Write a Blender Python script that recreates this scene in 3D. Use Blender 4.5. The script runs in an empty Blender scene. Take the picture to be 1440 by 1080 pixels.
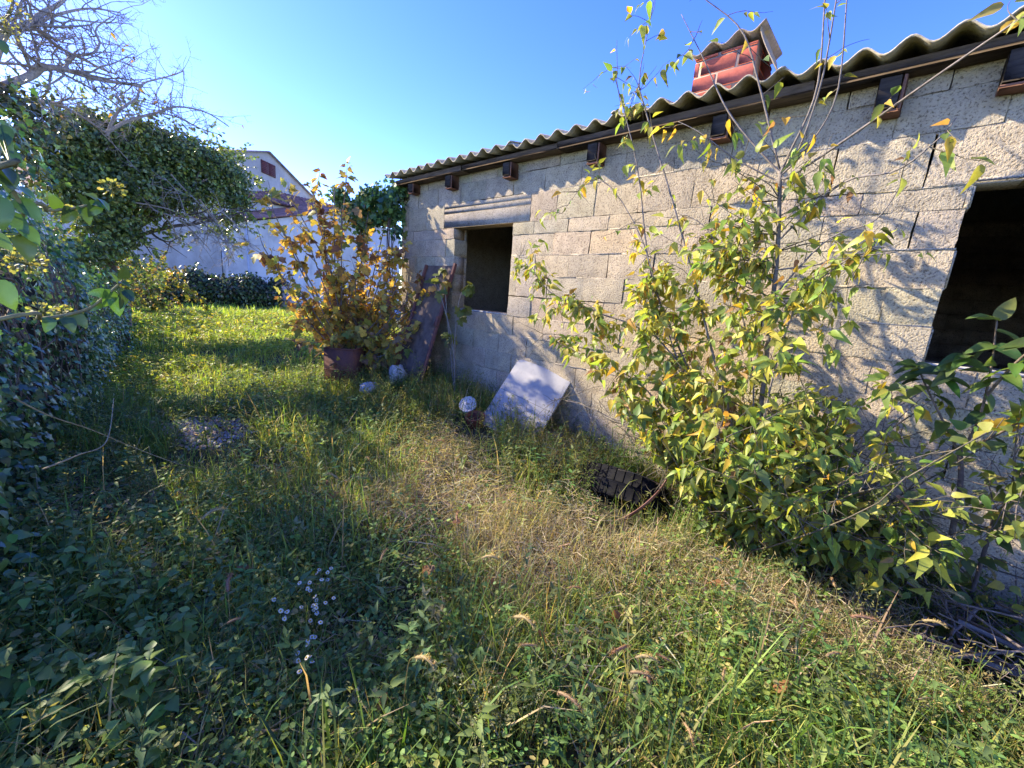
import bpy, math, random
import numpy as np
from mathutils import Vector, Matrix

# ------------------------------------------------------------------ camera, sky, sun, exposure
scene = bpy.context.scene
COL = scene.collection
EYE = 1.4
FPX = 565.0
_up = np.array([195.0, 2580.0, FPX]); _up /= np.linalg.norm(_up)
_w = np.array([84 - 720.0, 540 - 368.0, -FPX]); _w -= _up * (_w @ _up); _w /= np.linalg.norm(_w)
ROT = np.array([np.cross(_w, _up), _w, _up])           # camera axes -> world axes (x to the shed, y along it)
cam_data = bpy.data.cameras.new("camera")
cam = bpy.data.objects.new("camera", cam_data); COL.objects.link(cam)
cam_data.sensor_width = 36.0
cam_data.lens = FPX / 1440 * 36.0
cam_data.clip_start = 0.02; cam_data.clip_end = 2000
M = Matrix(ROT.tolist()).to_4x4(); M.translation = Vector((0, 0, EYE)); cam.matrix_world = M
scene.camera = cam

SUN_AZ, SUN_EL = 21.0, 30.0                            # degrees left of +Y, above the horizon
SUN = np.array([-math.sin(math.radians(SUN_AZ)) * math.cos(math.radians(SUN_EL)),
                math.cos(math.radians(SUN_AZ)) * math.cos(math.radians(SUN_EL)), math.sin(math.radians(SUN_EL))])
world = bpy.data.worlds.new("World"); scene.world = world; world.use_nodes = True
wn = world.node_tree; bg = wn.nodes["Background"]
sky = wn.nodes.new("ShaderNodeTexSky"); sky.sky_type = 'NISHITA'; sky.sun_disc = False
sky.sun_elevation = math.radians(SUN_EL); sky.sun_rotation = math.radians(-SUN_AZ)
sky.air_density = 0.8; sky.dust_density = 0.1; sky.ozone_density = 3.0
hsv = wn.nodes.new("ShaderNodeHueSaturation"); hsv.inputs["Saturation"].default_value = 1.28; hsv.inputs["Value"].default_value = 0.96; hsv.inputs["Hue"].default_value = 0.530
wn.links.new(sky.outputs[0], hsv.inputs["Color"]); wn.links.new(hsv.outputs[0], bg.inputs[0]); bg.inputs[1].default_value = 0.15
sun_data = bpy.data.lights.new("sun", 'SUN'); sun_data.energy = 3.2; sun_data.angle = math.radians(0.5)
sun_data.color = (1.0, 0.885, 0.68)
sun = bpy.data.objects.new("sun", sun_data); COL.objects.link(sun)
sun.rotation_euler = Vector((-SUN).tolist()).to_track_quat('-Z', 'Y').to_euler(); sun.location = (-5, 10, 12)
vs = scene.view_settings
scene.display_settings.display_device = 'sRGB'
vs.view_transform = 'Standard'; vs.look = 'None'; vs.gamma = 1.0; vs.exposure = 2.25; vs.use_curve_mapping = False
scene.cycles.max_bounces = 8; scene.cycles.transparent_max_bounces = 8
scene.cycles.transmission_bounces = 5; scene.cycles.diffuse_bounces = 5
scene.cycles.sample_clamp_indirect = 6.0
scene.cycles.use_denoising = True

# ------------------------------------------------------------------ small maths
def ray(px, py): return ROT @ np.array([px - 720.0, 540.0 - py, -FPX])
def atx(px, py, x): d = ray(px, py); return np.array([0, 0, EYE]) + d * (x / d[0])
def aty(px, py, y): d = ray(px, py); return np.array([0, 0, EYE]) + d * (y / d[1])
def atz(px, py, z=0.0): d = ray(px, py); return np.array([0, 0, EYE]) + d * ((z - EYE) / d[2])
def unit(v): v = np.asarray(v, float); return v / np.maximum(np.linalg.norm(v, axis=-1, keepdims=True), 1e-9)
def sstep(a, b, x): t = np.clip((np.asarray(x, float) - a) / (b - a), 0, 1); return t * t * (3 - 2 * t)
def _h(ix, iy, s): n = np.sin(ix * 127.1 + iy * 311.7 + s * 74.7) * 43758.5453; return n - np.floor(n)
def vnoise(x, y, s=0):
    x = np.asarray(x, float); y = np.asarray(y, float)
    ix, iy = np.floor(x), np.floor(y); fx, fy = x - ix, y - iy
    fx = fx * fx * (3 - 2 * fx); fy = fy * fy * (3 - 2 * fy)
    return (_h(ix, iy, s) * (1 - fx) + _h(ix + 1, iy, s) * fx) * (1 - fy) + (_h(ix, iy + 1, s) * (1 - fx) + _h(ix + 1, iy + 1, s) * fx) * fy
def fbm(x, y, s=0, o=4): return sum(vnoise(np.asarray(x) * 2**k, np.asarray(y) * 2**k, s + k) * 0.5**k for k in range(o)) / (2 - 0.5**(o - 1))
def ground_z(x, y):
    x = np.asarray(x, float); y = np.asarray(y, float)
    near = 1 - sstep(6, 11, y)
    z = 0.27 * sstep(0.2, 4.2, y) * sstep(1.3, 2.7, x) * near
    z = z + 0.14 * (1 - sstep(-0.6, 0.7, x)) * (1 - sstep(9, 14, y))
    z = z + 0.10 * (fbm(x * 0.9, y * 0.9, 3) - 0.5) * (1 - sstep(20, 40, y))
    z = z - 0.20 * np.exp(-((x - 2.50)**2 + (y + 0.70)**2) / 0.07)
    return z
def on_ground(px, py, lift=0.0):
    z = 0.0
    for _ in range(6): p = atz(px, py, z); z = float(ground_z(p[0], p[1]))
    p[2] = z + lift; return p

# ------------------------------------------------------------------ mesh collecting
class MB:
    def __init__(s): s.v = []; s.f3 = []; s.f4 = []; s.c = []; s.n = 0
    def add(s, V, F, tint=(1, 1, 1)):
        V = np.asarray(V, float).reshape(-1, 3); F = np.asarray(F, int)
        T = np.asarray(tint, float)
        if T.ndim == 1: T = np.broadcast_to(T, (len(V), 3))
        s.v.append(V); s.c.append(T); (s.f3 if F.shape[1] == 3 else s.f4).append(F + s.n); s.n += len(V); return s
    def box(s, a, b, tint=(1, 1, 1), m=None, bev=0.0):
        a = np.asarray(a, float); b = np.asarray(b, float)
        if bev > 0:
            c, hh = (a + b) / 2, (b - a) / 2; bm = min(bev, hh.min() * 0.9); V = []
            sg = [(i, j, k) for i in (-1, 1) for j in (-1, 1) for k in (-1, 1)]
            idx = {}
            for g in sg:
                for ax in range(3):
                    h2 = hh - bm; h2[ax] = hh[ax]; idx[(g, ax)] = len(V); V.append(c + np.array(g) * h2)
            q, t = [], []
            for ax in range(3):
                for sd in (-1, 1):
                    o = [x for x in range(3) if x != ax]
                    def G(i, j): g = [0, 0, 0]; g[ax] = sd; g[o[0]] = i; g[o[1]] = j; return tuple(g)
                    r = [idx[(G(i, j), ax)] for i, j in ((-1, -1), (1, -1), (1, 1), (-1, 1))]; q.append(r)
            for ax in range(3):
                o = [x for x in range(3) if x != ax]
                for i in (-1, 1):
                    for j in (-1, 1):
                        def G(k): g = [0, 0, 0]; g[ax] = k; g[o[0]] = i; g[o[1]] = j; return tuple(g)
                        q.append([idx[(G(-1), o[0])], idx[(G(1), o[0])], idx[(G(1), o[1])], idx[(G(-1), o[1])]])
            for g in sg: t.append([idx[(g, 0)], idx[(g, 1)], idx[(g, 2)]])
            V = np.array(V)
            if m is not None: V = V @ np.asarray(m)[:3, :3].T + np.asarray(m)[:3, 3]
            s.add(V, q, tint); n0 = s.n - len(V); s.f3.append(np.array(t) + n0); return s
        V = np.array([[x, y, z] for x in (a[0], b[0]) for y in (a[1], b[1]) for z in (a[2], b[2])])
        if m is not None: V = V @ np.asarray(m)[:3, :3].T + np.asarray(m)[:3, 3]
        return s.add(V, [[0, 1, 3, 2], [4, 6, 7, 5], [0, 4, 5, 1], [2, 3, 7, 6], [0, 2, 6, 4], [1, 5, 7, 3]], tint)
    def tube(s, P, R, n=6, tint=(1, 1, 1), cap=True):
        P = np.asarray(P, float); k = len(P); R = np.broadcast_to(np.asarray(R, float), (k,))
        T = unit(np.gradient(P, axis=0)); ref = np.array([0.31, 0.22, 0.92]) if abs(T[0][2]) < 0.85 else np.array([0.95, 0.2, 0.1])
        U = unit(np.cross(T, ref)); W = np.cross(T, U); a = np.arange(n) * 2 * np.pi / n
        V = P[:, None] + R[:, None, None] * (np.cos(a)[None, :, None] * U[:, None] + np.sin(a)[None, :, None] * W[:, None])
        i = np.arange(k - 1)[:, None] * n; j = np.arange(n)[None]; j2 = (j + 1) % n
        F = np.stack([i + j, i + j2, i + n + j2, i + n + j], -1).reshape(-1, 4)
        s.add(V.reshape(-1, 3), F, tint)
        if cap and n > 3:
            b = s.n - k * n
            for st in (b, b + (k - 1) * n): s.f3.append(np.array([[st, st + q, st + q + 1] for q in range(1, n - 1)]))
        return s
    def lathe(s, prof, n=24, m=None, tint=(1, 1, 1), wob=0):
        prof = np.asarray(prof, float); a = np.arange(n) * 2 * np.pi / n
        V = np.stack([prof[:, 0:1] * np.cos(a), prof[:, 0:1] * np.sin(a), np.repeat(prof[:, 1:2], n, 1)], -1)
        V = V.reshape(-1, 3)
        if m is not None: V = V @ np.asarray(m)[:3, :3].T + np.asarray(m)[:3, 3]
        k = len(prof); i = np.arange(k - 1)[:, None] * n; j = np.arange(n)[None]; j2 = (j + 1) % n
        return s.add(V, np.stack([i + j, i + j2, i + n + j2, i + n + j], -1).reshape(-1, 4), tint)
    def inst(s, tpl, pos, axis, nrm, scale, tint, wid=1.0):
        TV, TF = tpl; N = len(pos)
        if N == 0: return s
        ax = unit(axis); b = unit(np.cross(nrm, ax)); nn = np.cross(ax, b)
        sc = np.broadcast_to(np.asarray(scale, float), (N,))[:, None, None]; wd = np.broadcast_to(np.asarray(wid, float), (N,))[:, None, None]
        V = np.asarray(pos)[:, None] + sc * (TV[None, :, 0:1] * ax[:, None] + wd * TV[None, :, 1:2] * b[:, None] + TV[None, :, 2:3] * nn[:, None])
        k = len(TV); F = (TF[None] + (np.arange(N) * k)[:, None, None]).reshape(-1, TF.shape[1])
        T = np.broadcast_to(np.asarray(tint, float), (N, 3)); T = np.repeat(T, k, 0)
        return s.add(V.reshape(-1, 3), F, T)
    def build(s, name, mat, parent=None, smooth=False):
        me = bpy.data.meshes.new(name)
        V = np.concatenate(s.v).astype(np.float32); C = np.concatenate(s.c)
        f3 = np.concatenate(s.f3) if s.f3 else np.zeros((0, 3), int); f4 = np.concatenate(s.f4) if s.f4 else np.zeros((0, 4), int)
        org = np.zeros(3)
        me.vertices.add(len(V)); me.vertices.foreach_set("co", V.ravel())
        nl = len(f3) * 3 + len(f4) * 4; me.loops.add(nl)
        me.loops.foreach_set("vertex_index", np.concatenate([f3.ravel(), f4.ravel()]).astype(np.int32))
        me.polygons.add(len(f3) + len(f4))
        st = np.concatenate([np.arange(len(f3)) * 3, len(f3) * 3 + np.arange(len(f4)) * 4]).astype(np.int32)
        me.polygons.foreach_set("loop_start", st)
        if smooth: me.polygons.foreach_set("use_smooth", np.ones(len(f3) + len(f4), bool))
        me.update(calc_edges=True)
        at = me.color_attributes.new("tint", 'FLOAT_COLOR', 'POINT')
        at.data.foreach_set("color", np.concatenate([C, np.ones((len(C), 1))], 1).astype(np.float32).ravel())
        me.materials.append(mat)
        o = bpy.data.objects.new(name, me); COL.objects.link(o)
        if parent is not None: o.parent = parent; o.location = Vector((-np.array(parent.location)).tolist())
        return o
def tag(o, label=None, cat=None, group=None, kind=None):
    for k, v in (("label", label), ("category", cat), ("group", group), ("kind", kind)):
        if v: o[k] = v
    return o
def thing(name, loc, label, cat, group=None):
    o = bpy.data.objects.new(name, None); COL.objects.link(o); o.location = Vector([float(q) for q in loc]); o.empty_display_size = 0.1
    return tag(o, label, cat, group)
def copy_thing(src, loc, rz=0, sc=1.0, label=None):
    c = src.copy(); COL.objects.link(c); c.location = Vector([float(q) for q in loc]); c.rotation_euler = (0, 0, rz); c.scale = (sc, sc, sc)
    for ch in list(src.children):
        k = ch.copy(); COL.objects.link(k); k.parent = c
        for g in list(ch.children): h = g.copy(); COL.objects.link(h); h.parent = k
    if label: c["label"] = label
    return c

# ------------------------------------------------------------------ materials
def nodes(name):
    m = bpy.data.materials.new(name); m.use_nodes = True; nt = m.node_tree
    return m, nt, nt.nodes["Principled BSDF"], nt.nodes["Material Output"]
def N(nt, t, **kw):
    n = nt.nodes.new(t)
    for k, v in kw.items():
        if k.startswith("i_"): n.inputs[k[2:].replace("_", " ")].default_value = v
        else: setattr(n, k, v)
    return n
def mix(nt, fac, a, b, blend='MIX'):
    n = nt.nodes.new("ShaderNodeMix"); n.data_type = 'RGBA'; n.blend_type = blend
    for s, v in ((n.inputs[0], fac), (n.inputs[6], a), (n.inputs[7], b)):
        if hasattr(v, "links"): nt.links.new(v, s)
        elif isinstance(v, (int, float)): s.default_value = v
        else: s.default_value = (*v, 1) if len(v) == 3 else v
    return n.outputs[2]
def ramp(nt, src, stops):
    n = nt.nodes.new("ShaderNodeValToRGB"); e = n.color_ramp.elements
    while len(e) < len(stops): e.new(0.5)
    for q, (p, c) in zip(e, stops): q.position = p; q.color = (*c, 1) if len(c) == 3 else (c[0], c[0], c[0], 1)
    nt.links.new(src, n.inputs[0]); return n.outputs[0]
def noise(nt, scale, detail=4, rough=0.6, dist=0, coord='Object', sc=None):
    tc = nt.nodes.new("ShaderNodeTexCoord"); n = N(nt, "ShaderNodeTexNoise"); n.inputs["Scale"].default_value = scale
    n.inputs["Detail"].default_value = detail; n.inputs["Roughness"].default_value = rough; n.inputs["Distortion"].default_value = dist
    src = tc.outputs[coord]
    if sc: mp = N(nt, "ShaderNodeMapping"); mp.inputs["Scale"].default_value = sc; nt.links.new(src, mp.inputs[0]); src = mp.outputs[0]
    nt.links.new(src, n.inputs["Vector"]); return n.outputs["Fac"]
def bump(nt, bs, height, strength=0.5, dist=0.01, prev=None):
    b = N(nt, "ShaderNodeBump"); b.inputs["Strength"].default_value = strength; b.inputs["Distance"].default_value = dist
    nt.links.new(height, b.inputs["Height"])
    if prev is not None: nt.links.new(prev, b.inputs["Normal"])
    if bs is not None: nt.links.new(b.outputs[0], bs.inputs["Normal"])
    return b.outputs[0]
def tint_out(nt): a = N(nt, "ShaderNodeVertexColor"); a.layer_name = "tint"; return a.outputs[0]
def leaf_mat(name, trans=0.45, rough=0.45, spec=0.35, warm=(1.25, 1.15, 0.55), spots=0.25):
    m, nt, bs, out = nodes(name); t = tint_out(nt)
    n = noise(nt, 60, 3); c = mix(nt, ramp(nt, n, [(0.45, (0,)), (0.75, (spots,))]), t, (0.10, 0.07, 0.03))
    c = mix(nt, ramp(nt, noise(nt, 14, 2), [(0.3, (0.0,)), (0.7, (0.35,))]), c, mix(nt, 1.0, c, (1.5, 1.35, 0.9), 'MULTIPLY'))
    nt.links.new(c, bs.inputs["Base Color"]); bs.inputs["Roughness"].default_value = rough; bs.inputs["Specular IOR Level"].default_value = spec
    tr = N(nt, "ShaderNodeBsdfTranslucent"); nt.links.new(mix(nt, 1.0, c, warm, 'MULTIPLY'), tr.inputs[0])
    ms = N(nt, "ShaderNodeMixShader"); ms.inputs[0].default_value = trans
    nt.links.new(bs.outputs[0], ms.inputs[1]); nt.links.new(tr.outputs[0], ms.inputs[2]); nt.links.new(ms.outputs[0], out.inputs[0])
    return m
def tint_mat(name, rough=0.8, spec=0.2, nscale=20, lo=0.65, hi=1.25, bstr=0.4, bdist=0.01, sc=None):
    m, nt, bs, out = nodes(name); t = tint_out(nt); n = noise(nt, nscale, 5, 0.65, 0, 'Object', sc)
    nt.links.new(mix(nt, 1.0, t, ramp(nt, n, [(0.3, (lo, lo, lo)), (0.7, (hi, hi, hi))]), 'MULTIPLY'), bs.inputs["Base Color"])
    bs.inputs["Roughness"].default_value = rough; bs.inputs["Specular IOR Level"].default_value = spec
    bump(nt, bs, n, bstr, bdist); return m

MAT = {}
def m_block():
    m, nt, bs, out = nodes("rough_cinder_block"); t = tint_out(nt)
    big = noise(nt, 1.1, 5, 0.6); mid = noise(nt, 9, 5, 0.65); fine = noise(nt, 95, 3, 0.6); grit = noise(nt, 210, 2, 0.6)
    c = mix(nt, 1.0, t, ramp(nt, big, [(0.32, (0.72, 0.73, 0.75)), (0.5, (1, 1, 1)), (0.68, (1.12, 1.08, 1.0))]), 'MULTIPLY')
    c = mix(nt, 1.0, c, ramp(nt, mid, [(0.3, (0.76, 0.75, 0.74)), (0.55, (1, 1, 1)), (0.75, (1.12, 1.1, 1.06))]), 'MULTIPLY')
    c = mix(nt, 1.0, c, ramp(nt, fine, [(0.34, (0.42, 0.40, 0.37)), (0.47, (1, 1, 1)), (0.8, (1.12, 1.12, 1.10))]), 'MULTIPLY')
    streak = noise(nt, 5, 4, 0.6, 0.3, 'Object', (1, 1, 0.12))
    c = mix(nt, ramp(nt, streak, [(0.55, (0,)), (0.8, (0.4,))]), c, (0.17, 0.165, 0.155))
    nt.links.new(c, bs.inputs["Base Color"]); bs.inputs["Roughness"].default_value = 0.95; bs.inputs["Specular IOR Level"].default_value = 0.1
    b1 = bump(nt, None, mid, 0.2, 0.012); b2 = bump(nt, None, fine, 0.85, 0.010, b1); bump(nt, bs, grit, 0.5, 0.004, b2)
    return m
MAT["block"] = m_block()
MAT["concrete"] = tint_mat("old_concrete", 0.9, 0.15, 35, 0.7, 1.2, 0.5, 0.006)
def m_sheet():
    m, nt, bs, out = nodes("weathered_fibre_cement"); t = tint_out(nt); n = noise(nt, 5, 6, 0.65); k = noise(nt, 38, 5, 0.7); l = noise(nt, 11, 4, 0.7)
    c = mix(nt, 1.0, t, ramp(nt, n, [(0.3, (0.55, 0.53, 0.5)), (0.55, (1, 1, 1)), (0.75, (1.2, 1.15, 1.0))]), 'MULTIPLY')
    c = mix(nt, ramp(nt, l, [(0.55, (0,)), (0.68, (0.75,))]), c, (0.33, 0.24, 0.08)); c = mix(nt, ramp(nt, k, [(0.5, (0,)), (0.7, (0.7,))]), c, (0.09, 0.085, 0.07))
    nt.links.new(c, bs.inputs["Base Color"]); bs.inputs["Roughness"].default_value = 0.95; bs.inputs["Specular IOR Level"].default_value = 0.08; bump(nt, bs, k, 0.5, 0.006); return m
MAT["asbestos"] = m_sheet()
MAT["wood"] = tint_mat("weathered_timber", 0.95, 0.05, 7, 0.5, 1.4, 0.5, 0.008, (6, 0.7, 6))
MAT["sheet"] = tint_mat("dull_sheet_metal", 0.9, 0.08, 9, 0.6, 1.5, 0.2, 0.004)
MAT["clay"] = tint_mat("clay_brick", 0.9, 0.1, 30, 0.8, 1.15, 0.15, 0.002)
def m_plaster():
    m, nt, bs, out = nodes("weathered_plaster"); t = tint_out(nt); n = noise(nt, 0.8, 6, 0.65); st = noise(nt, 1.6, 5, 0.65, 0.4, 'Object', (1, 1, 0.15)); k = noise(nt, 12, 4)
    c = mix(nt, 1.0, t, ramp(nt, n, [(0.3, (0.72, 0.70, 0.67)), (0.55, (1, 1, 1)), (0.75, (1.12, 1.1, 1.06))]), 'MULTIPLY')
    c = mix(nt, ramp(nt, st, [(0.5, (0,)), (0.75, (0.55,))]), c, (0.27, 0.25, 0.23)); nt.links.new(c, bs.inputs["Base Color"])
    bs.inputs["Roughness"].default_value = 0.95; bs.inputs["Specular IOR Level"].default_value = 0.1; bump(nt, bs, k, 0.3, 0.02); return m
MAT["plaster"] = m_plaster()
MAT["tile"] = tint_mat("clay_roof_tiles", 0.85, 0.2, 3.0, 0.55, 1.35, 0.3, 0.02)
MAT["paint"] = tint_mat("old_paint", 0.6, 0.3, 8, 0.8, 1.1, 0.2, 0.004)
MAT["leaf"] = leaf_mat("yellowing_leaf", 0.5, 0.45, 0.35)
MAT["figleaf"] = leaf_mat("fig_leaf", 0.48, 0.55, 0.25, (1.3, 1.05, 0.55), 0.45)
MAT["ivy"] = leaf_mat("ivy_leaf", 0.22, 0.33, 0.5, (1.3, 1.3, 0.5), 0.1)
MAT["grass"] = leaf_mat("grass_blade", 0.45, 0.55, 0.25, (1.25, 1.2, 0.55), 0.1)
MAT["petal"] = leaf_mat("petals", 0.35, 0.6, 0.2, (1, 1, 1), 0.0)
MAT["bark"] = tint_mat("bark", 0.9, 0.15, 40, 0.6, 1.35, 0.6, 0.006)
MAT["rubber"] = tint_mat("dusty_rubber", 0.9, 0.08, 12, 0.7, 1.3, 0.3, 0.004)
def m_rust():
    m, nt, bs, out = nodes("rusty_metal"); t = tint_out(nt); n = noise(nt, 9, 7, 0.7, 0.6); k = noise(nt, 60, 4)
    c = mix(nt, ramp(nt, n, [(0.35, (0,)), (0.65, (1,))]), t, (0.19, 0.065, 0.03)); c = mix(nt, ramp(nt, k, [(0.45, (0,)), (0.75, (0.6,))]), c, (0.05, 0.025, 0.02))
    nt.links.new(c, bs.inputs["Base Color"]); bs.inputs["Roughness"].default_value = 0.8; bump(nt, bs, k, 0.4, 0.003); return m
MAT["rust"] = m_rust()
def m_board():
    m, nt, bs, out = nodes("weathered_white_board"); t = tint_out(nt); n = noise(nt, 5, 6, 0.65, 0.8, 'Object', (1, 1, 1)); k = noise(nt, 40, 4)
    c = mix(nt, ramp(nt, n, [(0.40, (0,)), (0.66, (0.8,))]), t, (0.30, 0.295, 0.28)); c = mix(nt, ramp(nt, k, [(0.55, (0,)), (0.8, (0.5,))]), c, (0.25, 0.22, 0.18))
    nt.links.new(c, bs.inputs["Base Color"]); bs.inputs["Roughness"].default_value = 0.65; bs.inputs["Specular IOR Level"].default_value = 0.2; bump(nt, bs, k, 0.25, 0.003); return m
MAT["board"] = m_board()
def m_soil():
    m, nt, bs, out = nodes("soil_with_litter"); n = noise(nt, 3, 8, 0.7); k = noise(nt, 45, 5, 0.7)
    c = ramp(nt, n, [(0.3, (0.045, 0.042, 0.026)), (0.55, (0.085, 0.074, 0.045)), (0.75, (0.16, 0.135, 0.085))])
    c = mix(nt, ramp(nt, k, [(0.35, (0,)), (0.7, (0.8,))]), c, (0.07, 0.085, 0.032))
    far = noise(nt, 0.05, 4); c = mix(nt, 1.0, c, ramp(nt, far, [(0.3, (0.8, 0.8, 0.8)), (0.7, (1.3, 1.3, 1.1))]), 'MULTIPLY')
    nt.links.new(c, bs.inputs["Base Color"]); bs.inputs["Roughness"].default_value = 1.0; bs.inputs["Specular IOR Level"].default_value = 0.05
    bump(nt, bs, k, 0.8, 0.03); return m
MAT["soil"] = m_soil()
MAT["road"] = tint_mat("pale_road", 0.9, 0.2, 4, 0.8, 1.15, 0.2, 0.01)
MAT["cloth"] = tint_mat("blue_cloth", 0.55, 0.3, 18, 0.7, 1.2, 0.2, 0.004)

# ------------------------------------------------------------------ leaf shapes (along +X, face up +Z, unit length)
def tpl_ovate(w=0.27, droop=0.25, fold=0.3):
    t = [0, .14, .35, .66, 1.0]; hw = [0, .74 * w, w, .55 * w, 0]
    V = [[a, 0, -droop * a * a] for a in t]
    for sgn in (1, -1):
        for i in (1, 2, 3): V.append([t[i] - 0.02, sgn * hw[i], -droop * t[i]**2 + fold * hw[i]])
    F = []
    for k, o in ((0, 5), (1, 8)):
        L = [o, o + 1, o + 2]; fs = [[0, 1, L[0]], [1, 2, L[1]], [1, L[1], L[0]], [2, 3, L[2]], [2, L[2], L[1]], [3, 4, L[2]]]
        F += fs if k else [q[::-1] for q in fs]
    return np.array(V, float), np.array(F)
def tpl_outline(pts, c=(0.3, 0, 0.0), droop=0.2, cup=0.12):
    pts = [(x, y) for x, y in pts]; full = pts + [(x, -y) for x, y in pts[::-1] if abs(y) > 1e-6]
    V = [[c[0], 0, 0.03]] + [[x, y, -droop * x * x + cup * abs(y)] for x, y in full]; n = len(full)
    return np.array(V, float), np.array([[0, 1 + i, 1 + (i + 1) % n] for i in range(n)][::-1])
IVY = tpl_outline([(0, 0), (-0.08, .22), (.12, .40), (.30, .28), (.46, .46), (.62, .20), (1.0, 0)], (0.3, 0, 0))
IVY2 = tpl_outline([(0, 0), (.05, .25), (.30, .36), (.65, .22), (1.0, 0)], (0.35, 0, 0), 0.25, 0.2)
FIG = tpl_outline([(0, 0), (-.05, .2), (.10, .38), (.24, .36), (.30, .26), (.48, .42), (.62, .36), (.60, .22), (.82, .19), (1.0, 0)], (0.25, 0, 0), 0.35, 0.1)
OVATE = tpl_ovate(0.235, 0.32, 0.4); OVATE_W = tpl_ovate(0.36, 0.3, 0.25); LANCE = tpl_ovate(0.14, 0.3, 0.4)
DIAM = (np.array([[0, 0, 0], [.45, .30, .06], [1, 0, -.12], [.45, -.30, .06]], float), np.array([[0, 2, 1], [0, 3, 2]]))
OVAL = (np.array([[0, 0, 0], [.3, .30, .05], [.75, .26, .0], [1, 0, -.1], [.75, -.26, 0], [.3, -.30, .05]], float), np.array([[0, 2, 1], [0, 3, 2], [0, 4, 3], [0, 5, 4]]))

def tpl_fine(w=.38, nl=9, droop=.3, cup=.25):
    t = np.linspace(0, 1, nl); hw = w * np.sin(np.pi * t**.72)**.75 * (1 - .25 * t); c = np.array([-1, -.55, 0, .55, 1]); V = []
    for a, h in zip(t, hw):
        for q in c: V.append([a - .05 * abs(q) * (a < .3), q * h, -droop * a * a + cup * abs(q) * h + .015 * math.sin(9 * a + 2 * q)])
    i = (np.arange(nl - 1)[:, None] * 5 + np.arange(4)[None]).ravel(); return np.array(V), np.stack([i, i + 5, i + 6, i + 1], -1)
FINE = tpl_fine(); FINE2 = tpl_fine(.25, 8, .38, .3)
def R_(seed): return np.random.default_rng(seed)
def pal(rng, n, cols, wts, var=0.2):
    cols = np.asarray(cols, float); k = rng.choice(len(cols), n, p=np.asarray(wts) / np.sum(wts))
    return np.clip(cols[k] * (1 + var * rng.normal(size=(n, 1))) * (1 + 0.08 * rng.normal(size=(n, 3))), 0.004, 0.9)
def rdir(rng, n): return unit(rng.normal(size=(n, 3)))
def spline(P, n):
    P = np.asarray(P, float); k = len(P); t = np.linspace(0, k - 1, n); i = np.clip(t.astype(int), 0, k - 2); u = (t - i)[:, None]
    a, b = P[i], P[i + 1]; p0 = P[np.maximum(i - 1, 0)]; p3 = P[np.minimum(i + 2, k - 1)]
    return 0.5 * (2 * a + (b - p0) * u + (2 * p0 - 5 * a + 4 * b - p3) * u**2 + (3 * a - p0 - 3 * b + p3) * u**3)
def grow(rng, p, d, L, r, lev, out, seg=6, wander=0.18, up=0.0, kids=(3, 5), ratio=0.55, spread=0.9, r_end=0.35, t0=0.25):
    """A branch and its side branches: out collects (points, radii, level)."""
    d = unit(np.asarray(d, float)); P = [np.asarray(p, float)]
    for i in range(seg):
        d = unit(d + wander * rng.normal(size=3) + np.array([0, 0, up])); P.append(P[-1] + d * L / seg)
    P = np.array(P); out.append((P, np.linspace(r, r * r_end, seg + 1), lev))
    if lev <= 0: return
    for _ in range(rng.integers(kids[0], kids[1] + 1)):
        t = t0 + (0.97 - t0) * rng.random(); i = min(int(t * seg), seg - 1); q = P[i] + (P[i + 1] - P[i]) * (t * seg - i)
        dd = unit(P[i + 1] - P[i] + spread * rdir(rng, 1)[0])
        grow(rng, q, dd, L * ratio * (0.6 + 0.7 * rng.random()) * (1.15 - 0.5 * t), max(r * 0.55, 0.0012), lev - 1, out, max(3, seg - 1), wander, up, kids, ratio, spread, r_end, 0.15)
def tubes(mb, paths, sides=(4, 5, 7), tint=(0.16, 0.13, 0.10), var=0.1, rng=None):
    for P, R, lev in paths:
        mb.tube(P, R, sides[min(lev, len(sides) - 1)], np.asarray(tint) * (1 + (var * rng.normal() if rng is not None else 0)), cap=lev > 0)
def along(rng, paths, per_m, levs=(0,), t0=0.1):
    """Points and directions spread along the branches of the given levels."""
    A, D = [], []
    for P, R, lev in paths:
        if lev not in levs: continue
        S = np.linalg.norm(np.diff(P, axis=0), axis=1); L = S.sum(); n = rng.poisson(L * per_m)
        if n == 0: continue
        t = t0 + (1 - t0) * rng.random(n); c = np.concatenate([[0], np.cumsum(S)]) / L
        i = np.clip(np.searchsorted(c, t) - 1, 0, len(S) - 1); u = ((t - c[i]) / (c[i + 1] - c[i] + 1e-9))[:, None]
        A.append(P[i] * (1 - u) + P[i + 1] * u); D.append(unit(P[i + 1] - P[i]))
    if not A: return np.zeros((0, 3)), np.zeros((0, 3))
    return np.concatenate(A), np.concatenate(D)

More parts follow.
